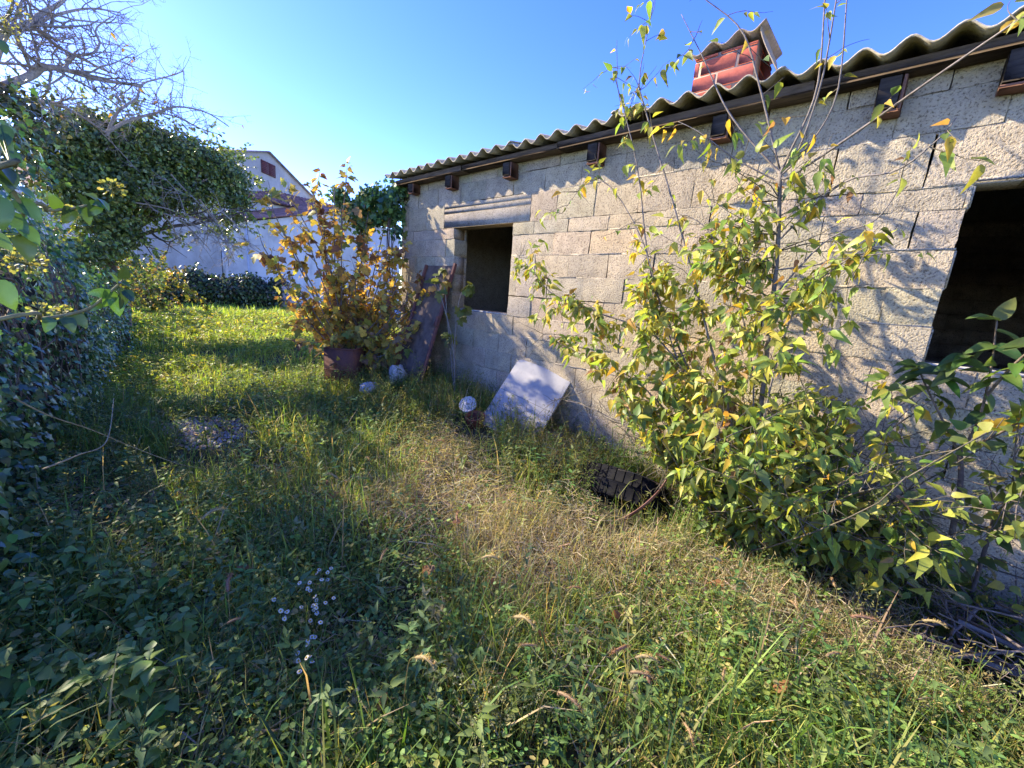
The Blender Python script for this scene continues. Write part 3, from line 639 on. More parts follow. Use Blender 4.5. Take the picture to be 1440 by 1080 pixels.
def make_sprigs():
    rng = R_(22)
    def sprig(path, y, leaves, label, sz):
        q0 = aty(*path[0]); P = spline([(-.72, q0[1] + .25, min(q0[2] - .25, 1.15))] + [aty(px, py, yy) for px, py, yy in path], 26); t = thing("ivy_sprig", P[0], label, "ivy sprig"); s = MB(); s.tube(P, np.linspace(.0045, .002, 26), 6, (.22, .19, .09)); s.build("stem", MAT["bark"], t)
        l = MB(); pos, ax, nr = [], [], []
        for px, py, yy, tx, ty in leaves:
            p = aty(px, py, yy); q = aty(tx, ty, yy - 0.02); pos.append(p); ax.append(q - p); nr.append(np.array([.35, -.8, .55]) + .35 * rng.normal(size=3))
            k = np.argmin(np.linalg.norm(P - p, axis=1))
            if np.linalg.norm(P[k] - p) < .09: l.tube([P[k], p], [.0014, .0011], 4, (.16, .2, .06))
        pos, ax = np.array(pos), np.array(ax); ln = np.linalg.norm(ax, axis=1)
        l.inst(FINE, pos, ax, np.array(nr), ln * .82, pal(rng, len(pos), [(.08, .165, .03), (.05, .11, .035), (.035, .075, .03)], (2, 3, 3), .18), 1.0); l.build("leaves", MAT["ivy"], t, smooth=True)
    sprig([(-30, 455, 1.15), (60, 448, 1.18), (120, 436, 1.2), (150, 415, 1.2), (172, 395, 1.2)], 1.2,
          [(150, 412, 1.2, 122, 412), (156, 408, 1.2, 150, 436), (165, 400, 1.2, 158, 378), (168, 396, 1.2, 186, 400), (170, 405, 1.2, 180, 440), (160, 418, 1.2, 172, 448), (176, 408, 1.19, 190, 425), (100, 440, 1.2, 128, 462), (92, 446, 1.18, 108, 470), (172, 392, 1.2, 180, 372), (140, 425, 1.21, 128, 438), (70, 447, 1.18, 66, 470)],
          "leafy ivy sprig reaching out low over the grass from the hedge", .06)
    sprig([(-30, 300, 1.25), (70, 296, 1.25), (110, 292, 1.25), (140, 282, 1.25)], 1.25,
          [(120, 288, 1.25, 108, 262), (128, 284, 1.25, 150, 290), (136, 284, 1.25, 128, 308), (140, 280, 1.25, 160, 296), (100, 292, 1.25, 92, 318), (138, 280, 1.25, 122, 270), (112, 290, 1.25, 134, 318), (82, 294, 1.25, 70, 268)],
          "short ivy sprig below the flower ball at the hedge top", .05)
    sprig([(-60, 250, .95), (-10, 240, .97), (30, 290, 1.0), (28, 330, 1.0)], 1.0,
          [(0, 175, .97, 14, 205), (-8, 185, .97, 22, 215), (0, 205, .97, 40, 232), (-5, 225, .97, 34, 260), (5, 235, .97, 20, 275), (20, 262, 1.0, 58, 276), (22, 280, 1.0, 66, 312), (10, 300, 1.0, 46, 330), (-10, 275, .97, 12, 330), (-10, 395, .95, 30, 440), (-5, 55, 1.0, 12, 74), (-10, 330, .97, 20, 352), (30, 318, 1.0, 62, 345), (28, 332, 1.0, 50, 372)],
          "large leaved ivy sprig at the left edge before the hedge", .08)
make_sprigs()

def blob_leaves(rng, mb, lobes, n, size, cols, wts, tpl=OVAL, shell=0.5, var=0.25):
    vol = np.array([l[3] * l[4] * l[5] for l in lobes])**0.67; k = rng.choice(len(lobes), n, p=vol / vol.sum()); Lb = np.array(lobes)[k]
    d = rdir(rng, n); r = 1 - shell * rng.random(n)**1.6; r = r * (0.55 + 0.85 * fbm(d[:, 0] * 4 + k, d[:, 1] * 4 + d[:, 2] * 3, 9, 3))
    p = Lb[:, :3] + d * r[:, None] * Lb[:, 3:6]; nrm = unit(d + 0.7 * rng.normal(size=(n, 3)) + [0, 0, .4]); ax = np.cross(nrm, rdir(rng, n)) + np.array([0, 0, -.5])
    mb.inst(tpl, p, ax, nrm, size * rng.uniform(.6, 1.35, n), pal(rng, n, cols, wts, var), 1.2)
def make_ivy_tree():
    rng = R_(31); b = np.array([0.62, 11.6, 0])
    t = thing("ivy_tree", b, "broad ivy smothered tree leaning over the grass with a dense dark crown", "tree")
    m = MB(); out = []
    m.tube(spline([b + [0, 0, -.1], b + [.05, .1, .9], b + [.1, .3, 1.8], b + [.3, .4, 3.0]], 12), np.linspace(.12, .07, 12), 9, (.10, .08, .06))
    for dx, dy, dz, L in ((1.6, -.2, .75, 2.6), (1.9, .2, .35, 2.7), (.9, .4, 1.4, 2.0), (-.8, -.4, 1, 1.5), (1.3, -.5, .95, 2.3)): grow(rng, b + [.12, .3, 1.9], (dx, dy, dz), L, .045, 2, out, 7, .16, .02, (3, 5), .5)
    tubes(m, out, (3, 4, 6), (.12, .10, .08), .1, rng); m.build("trunk", MAT["bark"], t)
    l = MB(); lob = []
    for px, py, y, r in ((95, 215, 11.6, .5), (120, 200, 11.6, .6), (165, 205, 11.6, .62), (215, 210, 11.7, .62), (255, 225, 11.8, .6), (295, 235, 11.8, .56), (325, 255, 11.8, .42), (118, 262, 11.5, .5), (150, 265, 11.5, .62), (205, 258, 11.5, .6), (250, 268, 11.7, .5), (300, 268, 11.8, .4), (335, 282, 11.8, .28), (140, 305, 11.5, .42), (170, 310, 11.6, .42), (215, 290, 11.7, .3), (325, 305, 11.9, .18), (310, 325, 11.9, .10), (75, 240, 11.6, .35), (60, 200, 11.9, .4), (150, 345, 11.4, .3), (120, 355, 11.3, .35), (178, 335, 11.6, .28), (100, 390, 11.2, .3), (140, 178, 11.7, .3), (205, 186, 11.8, .3), (262, 205, 11.9, .26), (100, 178, 11.8, .3), (318, 232, 11.9, .22)):
        c = aty(px, py, y); lob.append((*c, r * 1.0, r * 1.15, r * .8))
    blob_leaves(rng, l, lob, 42000, .062, [(.085, .14, .05), (.125, .19, .055), (.19, .24, .06), (.06, .105, .045)], (4, 4, 2.5, 2))
    sh = []
    for L_ in lob:
        for _ in range(15):
            dd = rdir(rng, 1)[0] + [0, -.2, .1]; grow(rng, np.array(L_[:3]) + unit(dd) * L_[3] * .7, dd + [.1, 0, -.25], rng.uniform(.35, .95), .006, 0, sh, 5, .2, -.05)
    A, D = along(rng, sh, 26, (0,)); n = len(A); l.inst(OVAL, A, D * .5 + rdir(rng, n) + [0, 0, -.4], rdir(rng, n) + [0, 0, .5], rng.uniform(.05, .085, n), pal(rng, n, [(.12, .18, .055), (.19, .25, .06), (.25, .27, .06)], (3, 3, 1)), 1.15); tubes(l, sh, (3,), (.10, .09, .05))
    l.build("crown", MAT["ivy"], t)
    # dead twigs hanging under the crown
    d = MB(); out = []
    for px, py, tx, ty in ((190, 285, 330, 330), (200, 262, 235, 300), (240, 245, 300, 330), (215, 295, 340, 355), (185, 262, 210, 300), (260, 300, 350, 340), (230, 300, 270, 360), (280, 280, 345, 370), (250, 310, 320, 345), (300, 290, 370, 330)):
        p = aty(px, py, 11.0); q = aty(tx, ty, 11.1); grow(rng, p, q - p + [0, 0, .1], np.linalg.norm(q - p), .016, 2, out, 7, .13, -.03, (5, 8), .5, .9)
    tubes(d, out, (3, 3, 5), (.30, .27, .24), .12, rng); d.build("dead_branches", MAT["bark"], t)
make_ivy_tree()
def make_bare_tree():
    rng = R_(41); b = np.array([-1.3, 8.6, 0])
    t = thing("bare_tree", b, "leafless walnut tree spreading pale twigs against the sky", "tree")
    m = MB(); out = []; hub = aty(-20, 130, 8.8); m.tube(spline([b + [0, 0, -.1], b + [.2, 0, 1.2], (b + hub) / 2 + [0, 0, .3], hub], 14), np.linspace(.17, .09, 14), 9, (.28, .25, .22))
    limbs = [[(-20, 130, 8.8), (40, 108, 9.0), (62, 95, 9.0), (92, 98, 9.1), (140, 112, 9.3), (200, 120, 9.6)],
             [(-20, 130, 8.8), (5, 48, 8.6), (40, 36, 8.6), (55, 22, 8.7), (85, 4, 8.8), (110, -25, 8.9)],
             [(5, 48, 8.6), (50, 40, 8.9), (80, 65, 9.2), (120, 85, 9.5), (150, 100, 9.6), (165, 104, 9.7)],
             [(92, 98, 9.1), (100, 80, 9.2), (130, 75, 9.4), (140, 60, 9.6), (135, 40, 9.7), (160, 22, 9.8)],
             [(150, 190, 10.4), (165, 158, 10.3), (192, 138, 10.4), (200, 118, 10.5), (235, 108, 10.7), (258, 100, 10.8)],
             [(148, 188, 10.4), (180, 170, 10.4), (222, 158, 10.5), (250, 150, 10.6), (290, 158, 10.8), (322, 178, 10.9)],
             [(222, 158, 10.5), (250, 165, 10.6), (280, 180, 10.7), (312, 190, 10.8)],
             [(-20, 130, 8.8), (30, 140, 9.2), (90, 150, 9.8), (150, 188, 10.4)],
             [(40, 36, 8.6), (90, 18, 8.8), (130, 12, 9), (170, 18, 9.2)], [(5, 48, 8.6), (-10, 10, 8.4), (20, -40, 8.4)], [(62, 95, 9.0), (30, 70, 8.8), (20, 45, 8.8)]]
    r0 = [.055, .05, .03, .024, .024, .028, .016, .04, .022, .03, .022]
    for L, r in zip(limbs, r0):
        P = spline([aty(*q) for q in L], 18); R = np.linspace(r, r * .35, 18); m.tube(P, R, 7, (.30, .27, .24))
        ln = np.linalg.norm(np.diff(P, axis=0), axis=1).sum()
        for _ in range(int(ln * 9)):
            i = rng.integers(3, 17); d = unit(P[i] - P[i - 1] + .9 * rdir(rng, 1)[0] + [0.1, 0, .12]); grow(rng, P[i], d, rng.uniform(.35, .95), max(R[i] * .5, .006), 2, out, 6, .2, .02, (3, 6), .5, .85)
    tubes(m, out, (3, 3, 5), (.29, .26, .235), .1, rng); m.build("trunk", MAT["bark"], t)
    a, d = along(rng, out, 0.10, (0,)); l = MB(); n = len(a); l.inst(OVATE, a, d + [0, 0, -1.2], rdir(rng, n), rng.uniform(.06, .11, n), pal(rng, n, [(.20, .13, .06), (.28, .2, .05)], (1, 1))); l.build("leaves", MAT["leaf"], t)
    iv = MB(); lob = [(-1.5, 8.6, 3.6, .5, .5, .4), (-2.3, 8.3, 4.1, .7, .8, .55), (-2.9, 8.9, 4.7, .75, .8, .6), (-2.2, 9.4, 4.9, .7, .7, .5), (-3.4, 8.2, 4.3, .7, .8, .5), (-1.7, 8.0, 4.4, .5, .6, .45), (-3.0, 9.8, 5.3, .7, .7, .5), (-2.4, 7.6, 3.6, .6, .7, .45), (-3.7, 9.2, 5.2, .6, .7, .5), (-2.0, 10.0, 4.2, .5, .7, .5)]  # ivy lobes out of view on the left, added to dapple shade over the foreground
    blob_leaves(rng, iv, lob, 1500, .075, IVYC, (4, 4, 2, 3), IVY2, .75)
    lob2 = [(*aty(px, py, 8.8), .36, .4, .34) for px, py in ((12, 150), (34, 188), (2, 215), (48, 160), (20, 240))]; blob_leaves(rng, iv, lob2, 1500, .06, [(.09, .11, .05), (.13, .12, .06), (.06, .09, .04)], (3, 2, 3), IVY2, .8)
    lm = MB()
    for q in lob[1:]: lm.tube(spline([hub, (hub + np.array(q[:3])) / 2 + [0, 0, .15], q[:3]], 10), np.linspace(.022, .010, 10), 6, (.28, .25, .22))  # unseen limbs added to carry the shading lobes
    lm.build("added_limb_clumps", MAT["bark"], t); iv.build("ivy_and_shade_foliage", MAT["ivy"], t)
make_bare_tree()
def make_far_plants():
    rng = R_(51)
    # low ivy hedge before the houses, ending in a stone pier
    a = on_ground(170, 424); b = on_ground(392, 432); t = thing("low_hedge", (a + b) / 2, "low clipped dark hedge across the far end of the grass", "hedge")
    l = MB(); lob = []; n = 17
    for i in range(n):
        u = i / (n - 1); p = a + (b - a) * u; h = 1.5 - 0.25 * u + .12 * rng.normal()
        lob.append((p[0], p[1], h * .5, .62, .7, h * .56))
    core = MB()
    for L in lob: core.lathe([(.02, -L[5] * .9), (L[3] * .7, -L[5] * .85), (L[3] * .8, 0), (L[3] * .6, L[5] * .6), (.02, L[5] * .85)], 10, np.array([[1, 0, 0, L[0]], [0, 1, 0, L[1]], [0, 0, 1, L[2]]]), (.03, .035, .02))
    core.build("thicket", MAT["bark"], t)
    blob_leaves(rng, l, lob, 15000, .12, [(.04, .07, .025), (.06, .10, .03), (.12, .15, .04), (.10, .08, .05)], (4, 3, 1.5, 1.5), OVAL, .35)
    l.build("leaves", MAT["ivy"], t)
    q = b + np.array([.25, -.2, 0]); s = MB(); s.box(q + [-.3, -.28, -.1], q + [.3, .3, 1.05], (.42, .33, .29), bev=.06); tag(s.build("stone_pier", MAT["concrete"]), "short pinkish stone pier at the end of the low hedge", "pier")
    # shrub with yellow leaves under the tree
    c = on_ground(195, 436); t = thing("shrub", c, "loose shrub with yellowing leaves under the ivy tree", "shrub"); out = []
    for _ in range(16): grow(rng, c, np.array([.9 * rng.normal(), .5 * rng.normal(), 1.2]), rng.uniform(1.2, 2.2), .02, 2, out, 6, .15, 0, (3, 5), .55)
    m = MB(); tubes(m, out, (3, 4, 5), (.16, .13, .10), .1, rng); m.build("stem_clumps", MAT["bark"], t)
    A, D = along(rng, out, 22, (0, 1)); n = len(A); l = MB(); l.inst(OVAL, A, D + .9 * rdir(rng, n), rdir(rng, n), rng.uniform(.07, .14, n), pal(rng, n, [(.20, .22, .04), (.32, .27, .05), (.10, .14, .04), (.25, .14, .06)], (4, 3, 2, 1)), 1.1); l.build("leaves", MAT["leaf"], t)
    # shrub at the foot of the ivy hedge
    c = on_ground(150, 452); t = thing("shrub", c, "tangled green and brown scrub beside the ivy tree trunk", "shrub"); out = []
    for _ in range(26): grow(rng, c + [-.35 + rng.normal() * .4, rng.normal() * .5, 0], np.array([-.1 + .7 * rng.normal(), -.3 + .5 * rng.normal(), 1.3]), rng.uniform(1.2, 2.7), .016, 2, out, 6, .17, 0, (3, 5), .55)
    m = MB(); tubes(m, out, (3, 4, 5), (.24, .20, .16), .1, rng); m.build("stem_clumps", MAT["bark"], t)
    A, D = along(rng, out, 24, (0, 1)); n = len(A); l = MB(); l.inst(OVAL, A, D + .9 * rdir(rng, n), rdir(rng, n), rng.uniform(.05, .10, n), pal(rng, n, [(.12, .19, .05), (.22, .24, .06), (.20, .14, .07), (.07, .12, .04)], (4, 3, 1.2, 3)), 1.1); l.build("leaves", MAT["leaf"], t)
    # little wooden stake
    p = on_ground(182, 470); s = MB(); s.tube([p - [0, 0, .1], p + [.02, 0, .33], p + [.03, 0, .62]], [.055, .05, .045], 8, (.20, .15, .12)); tag(s.build("stake", MAT["wood"]), "short weathered wooden stake in the grass by the hedge end", "stake")
make_far_plants()

def leafy(name, rng, t, paths, per_m, size, cols, wts, tpl=OVATE, mat="leaf", droop=0.8, levs=(0,), wid=1.0, low=9.0):
    A, D = along(rng, paths, per_m, levs); ok = A[:, 0] > np.minimum(2.55, low) - .75 * A[:, 2]; A, D = A[ok], D[ok]; n = len(A); d = rdir(rng, n); ax = D * .5 + d + np.array([-.1, 0, -droop]); ax = unit(ax)
    nrm = np.array([-.35, .1, .9]) + .55 * rng.normal(size=(n, 3)); l = MB(); A2 = A + ax * 0.012
    l.inst(tpl, A2, ax, nrm, size * rng.uniform(.5, 1.25, n), pal(rng, n, cols, wts, .18), wid); return l.build(name, MAT[mat], t)
SAP = [(.232, .302, .057), (.347, .386, .077), (.515, .451, .077), (.141, .218, .057), (.580, .386, .052), (.335, .206, .090)]
def make_sapling():
    rng = R_(61); b = np.array([2.62, 0.36, float(ground_z(2.62, .36))])
    t = thing("hackberry_sapling", b, "tall many stemmed sapling with yellowing leaves against the block wall", "sapling")
    m = MB(); out = []
    fork = atx(1097, 245, 2.66)
    trunk = spline([b + [0, 0, -.05], atx(1062, 640, 2.62), atx(1080, 480, 2.64), atx(1093, 360, 2.66), fork], 22)
    m.tube(trunk, np.linspace(.015, .0095, 22), 8, (.17, .145, .12))
    st = lambda L: spline([atx(*q) for q in L], 18)
    sh = [([(1097, 245, 2.66), (1094, 229, 2.66), (1067, 117, 2.62), (1043, 43, 2.6), (993, 0, 2.58), (960, -25, 2.56)], .009),
          ([(1097, 245, 2.66), (1109, 218, 2.64), (1148, 128, 2.6), (1160, 0, 2.56), (1165, -70, 2.54)], .010),
          ([(1100, 240, 2.66), (1121, 215, 2.62), (1154, 120, 2.56), (1176, 0, 2.5), (1185, -60, 2.48)], .009),
          ([(1100, 245, 2.66), (1132, 212, 2.6), (1176, 136, 2.52), (1191, 0, 2.44), (1196, -50, 2.42)], .007),
          ([(1098, 250, 2.66), (1113, 247, 2.64), (1203, 187, 2.52), (1308, 113, 2.4), (1400, 50, 2.3), (1440, 23, 2.26), (1490, -5, 2.2)], .010),
          ([(1096, 243, 2.66), (1028, 163, 2.62), (989, 82, 2.6), (958, 20, 2.58)], .008),
          ([(1094, 255, 2.66), (1035, 224, 2.62), (985, 187, 2.6), (954, 171, 2.6)], .006),
          ([(1093, 340, 2.66), (1180, 260, 2.62), (1260, 240, 2.56), (1320, 195, 2.5), (1345, 165, 2.48)], .007),
          ([(1085, 420, 2.64), (1160, 340, 2.6), (1230, 310, 2.56), (1270, 255, 2.52)], .007),
          ([(1090, 380, 2.65), (1150, 372, 2.6), (1215, 360, 2.5), (1260, 355, 2.46)], .006),
          ([b, (1010, 620, 2.62), (953, 484, 2.64), (914, 380, 2.66), (898, 244, 2.66), (876, 150, 2.64), (860, 95, 2.62)], .012),
          ([b, (1030, 600, 2.6), (1000, 490, 2.64), (977, 396, 2.66), (942, 270, 2.66), (906, 150, 2.64), (899, 110, 2.62), (912, 40, 2.62), (922, -10, 2.62)], .012),
          ([b, (1010, 640, 2.6), (934, 484, 2.6), (833, 437, 2.58), (770, 408, 2.56), (736, 352, 2.56)], .010),
          ([b, (1000, 620, 2.6), (940, 470, 2.62), (900, 330, 2.64), (840, 250, 2.64), (790, 300, 2.6)], .008),
          ([b, (980, 640, 2.55), (900, 540, 2.5), (820, 500, 2.48), (765, 470, 2.46)], .008),
          ([b, (1060, 560, 2.6), (1040, 430, 2.62), (1000, 330, 2.62), (960, 300, 2.6)], .008),
          ([b, (1080, 560, 2.5), (1120, 430, 2.5), (1170, 380, 2.46), (1230, 340, 2.42)], .009),
          ([b, (960, 660, 2.5), (880, 600, 2.42), (820, 570, 2.38), (780, 560, 2.36)], .008)]
    fine = []
    for L, r in sh:
        P = spline([q if isinstance(q, np.ndarray) else atx(*q) for q in L], 20); R = np.linspace(r * .75, .0018, 20); m.tube(P, R, 6, (.20, .17, .145)); fine.append((P, R, 5))
    # side twigs on the tall shoots
    for (L, r), (P, R, _) in zip(sh, fine[:]):
        low = isinstance(L[0], np.ndarray); ln = np.linalg.norm(np.diff(P, axis=0), axis=1).sum()
        for _ in range(int(ln * (16 if low else 5.0))):
            i = rng.integers(6 if low else 3, 20); z = P[i][2]
            if low and z > 1.75 and rng.random() < .55: continue
            _ = 0; k = 1.0 if z < 1.55 else 0.75
            d = unit(P[i] - P[i - 1] + 1.0 * rdir(rng, 1)[0] + [-.15, 0, .0]); grow(rng, P[i], d, rng.uniform(.10, .36) * k, .0026, 1 if z < 1.6 else 0, out, 5, .14, -.02, (1, 3), .6, .8)
    for _ in range(32):
        k = rng.integers(6, 20); sd = rng.choice((-1, 1)); d = np.array([-.55 * rng.random() - .1, sd * rng.uniform(.3, 1.1), rng.uniform(.1, .9)]); grow(rng, trunk[k], d, rng.uniform(.35, .75) * (1.1 - .025 * k), .0042, 1, out, 6, .13, -.02, (3, 5), .5, .75)
    # the dense bushy skirt
    skirt = []
    for _ in range(95):
        a = rng.uniform(0, 2 * np.pi); d = np.array([.45 * math.cos(a) - .2, 1.0 * math.sin(a) + .12, rng.uniform(.5, 1.6)]); q = b + [rng.normal() * .10 - .05, rng.normal() * .16, .03]
        grow(rng, q, d, rng.uniform(.7, 1.3), .0055, 2, skirt, 7, .12, -.03, (4, 6), .40, .8)
    skirt = [(P, R, lv) for P, R, lv in skirt if P[:, 0].max() < 3.02 and P[:, 1].min() > -.48 and (P[:, 0] > np.maximum(1.85, 2.46 - .75 * P[:, 2])).all() and (P[:, 2] > 0.02 + 0.75 * (P[:, 1] - 0.50)).all()]
    out = [(P, R, lv) for P, R, lv in out if P[:, 1].min() > -.6 and (P[:, 0] > np.maximum(1.95, 2.5 - .5 * P[:, 2])).all()]
    tubes(m, out + skirt, (4, 4, 5), (.13, .11, .075), .12, rng); m.build("stem_clumps", MAT["bark"], t)
    ex = [(P[5:], R[5:], 0) for (L, r), (P, R, _) in zip(sh, fine) if not isinstance(L[0], np.ndarray)]
    long_ = [(P[8:], R[8:], 0) for (L, r), (P, R, _) in zip(sh, fine) if isinstance(L[0], np.ndarray)]
    tp = [(P, R, l) for P, R, l in ex]
    keepw = lambda L: L
    l = MB()
    def put(paths, per_m, size, wts, droop, levs):
        A, D = along(rng, paths, per_m, levs); ok = (A[:, 0] < 3.05) & (A[:, 1] > -0.42 + 0.35 * np.clip(0.5 - A[:, 2], 0, 1)) & (A[:, 0] > np.maximum(1.9, 2.52 - 0.75 * A[:, 2])) & ((A[:, 2] < 1.7) | (rng.random(len(A)) < .5)) & (A[:, 2] > 0.10 + np.maximum(0, 0.68 * (A[:, 1] - 0.42)) + 0.5 * np.clip(2.6 - A[:, 0], 0, 1) * (A[:, 1] > 0.6)); ok &= (A[:, 1] > .05) | (A[:, 2] > 1.0) | (rng.random(len(A)) < .42); A, D = A[ok], D[ok]; n = len(A); ax = unit(D * .5 + rdir(rng, n) + np.array([-.15, -.05, -droop])); nrm = np.array([-.45, .0, .85]) + .5 * rng.normal(size=(n, 3))
        tk = rng.integers(0, 3, n); sz_ = size * rng.uniform(.45, 1.3, n); cc = pal(rng, n, SAP, wts, .18); wd_ = rng.uniform(.75, 1.2, n)
        for q_, tp_ in enumerate((OVATE, tpl_ovate(.22, .75, .25), tpl_ovate(.25, .05, .75))): k_ = tk == q_; l.inst(tp_, (A + ax * .012)[k_], ax[k_], nrm[k_], sz_[k_], cc[k_], wd_[k_])
    put(out, 34, .073, (6, 7, 3.5, 2, 1.0, .5), .8, (0, 1)); put(ex, 7, .07, (3, 4, 4, 2, 3, 2), .9, (0,)); put(long_, 15, .068, (4, 5, 4, 2, 1.6, 1), .9, (0,))
    put(skirt, 38, .074, (7, 5, 1.6, 5, .3, .4), .7, (0,)); put(skirt, 9, .07, (6, 4, 1, 6, .3, .3), .6, (1,))
    l.build("leaves", MAT["leaf"], t, smooth=True)
make_sapling()
def make_shrubs():
    # low spreading shrub to the right of the sapling
    rng = R_(71); b = np.array([2.80, -0.02, float(ground_z(2.80, -.02))]); t = thing("leafy_shrub", b, "low dark green shrub spreading below the large window opening", "shrub"); out = []
    for _ in range(24):
        d = np.array([-.25 + .25 * rng.normal(), .45 * rng.normal() - .02, rng.uniform(.6, 1.3)]); grow(rng, b + [rng.normal() * .06, rng.normal() * .22 + .05, 0], d, rng.uniform(.35, .62), .0045, 2, out, 6, .13, -.02, (3, 5), .45, .8)
    out = [q for q in out if q[0][:, 0].max() < 3.03]; m = MB(); tubes(m, out, (4, 4, 5), (.15, .12, .09), .12, rng); m.build("stem_clumps", MAT["bark"], t)
    leafy("leaves", rng, t, out, 26, .075, [(.08, .14, .04), (.13, .19, .045), (.19, .22, .06), (.30, .26, .08)], (5, 4, 2, .6), OVATE_W, droop=.5, levs=(0, 1))
    # sapling at the right edge
    rng = R_(72); b = atx(1346, 775, 2.78); b[2] = float(ground_z(b[0], b[1])); t = thing("broadleaf_sapling", b, "thin forked sapling with large glossy leaves in front of the big opening", "sapling")
    m = MB(); f = atx(1350, 640, 2.78); m.tube(spline([b, atx(1348, 700, 2.78), f], 10), np.linspace(.012, .010, 10), 7, (.14, .11, .09)); tips = []
    for L in ([(1350, 640, 2.78), (1330, 600, 2.74), (1304, 547, 2.70), (1289, 512, 2.68)], [(1350, 640, 2.78), (1372, 600, 2.72), (1385, 560, 2.68), (1395, 510, 2.64), (1402, 450, 2.6)], [(1352, 636, 2.78), (1400, 612, 2.66), (1440, 590, 2.56), (1475, 575, 2.5)], [(1385, 560, 2.68), (1410, 530, 2.6), (1440, 500, 2.54), (1470, 480, 2.5)], [(1304, 547, 2.70), (1330, 525, 2.66), (1360, 500, 2.62)]):
        P = spline([atx(*q) for q in L], 14); m.tube(P, np.linspace(.007, .003, 14), 6, (.16, .12, .09)); tips.append(P)
    m.build("stem_clumps", MAT["bark"], t); l = MB()
    for k, P in enumerate(tips):
        n = 15 if k != 2 else 9; i = np.clip((14 * (1 - rng.random(n)**1.5 * .75)).astype(int), 3, 13); ax = rdir(rng, n) * np.array([1, 1, .45]) + np.array([-.2, .0, -.25]); nr = np.array([-.4, 0, .9]) + .35 * rng.normal(size=(n, 3))
        l.inst(FINE2, P[i], ax, nr, rng.uniform(.08, .125, n), pal(rng, n, [(.09, .16, .035), (.13, .20, .05), (.05, .10, .03)], (3, 3, 2), .15), 1.0)
    n = 4; l.inst(FINE2, np.array([atx(1392, 590, 2.66), atx(1412, 588, 2.64), atx(1432, 585, 2.6), atx(1440, 575, 2.58)]), np.tile([0, 0, -1.0], (n, 1)), np.tile([-1, .2, .3], (n, 1)), .075, [(.50, .34, .05)] * n, 1.4)
    l.build("leaves", MAT["leaf"], t, smooth=True)
    # second thin one behind the corner of the frame
    rng = R_(73); b = atx(1386, 800, 2.72); b[2] = float(ground_z(b[0], b[1])); t = thing("thin_sapling", b, "small sparse sapling with pale leaves near the brush pile", "sapling"); m = MB(); l = MB(); out = []
    P = spline([b, atx(1392, 750, 2.7), atx(1410, 715, 2.66), atx(1425, 690, 2.6), atx(1450, 640, 2.54)], 16); m.tube(P, np.linspace(.009, .004, 16), 6, (.10, .08, .07))
    for _ in range(36): i = rng.integers(1, 16); grow(rng, P[i], rdir(rng, 1)[0] + [-.25, .1, .2], rng.uniform(.12, .35), .003, 1, out, 5, .15, 0, (1, 3), .6)
    tubes(m, out, (4, 4), (.15, .12, .1), .1, rng); m.build("stem_clumps", MAT["bark"], t)
    leafy("leaves", rng, t, out, 20, .06, [(.22, .26, .06), (.11, .16, .04), (.26, .27, .08)], (3, 3, 1), OVATE_W, droop=.3, levs=(0, 1))
make_shrubs()
FIGC = [(.488, .403, .098), (.561, .378, .073), (.366, .354, .098), (.268, .159, .085), (.195, .244, .073), (.464, .464, .110)]
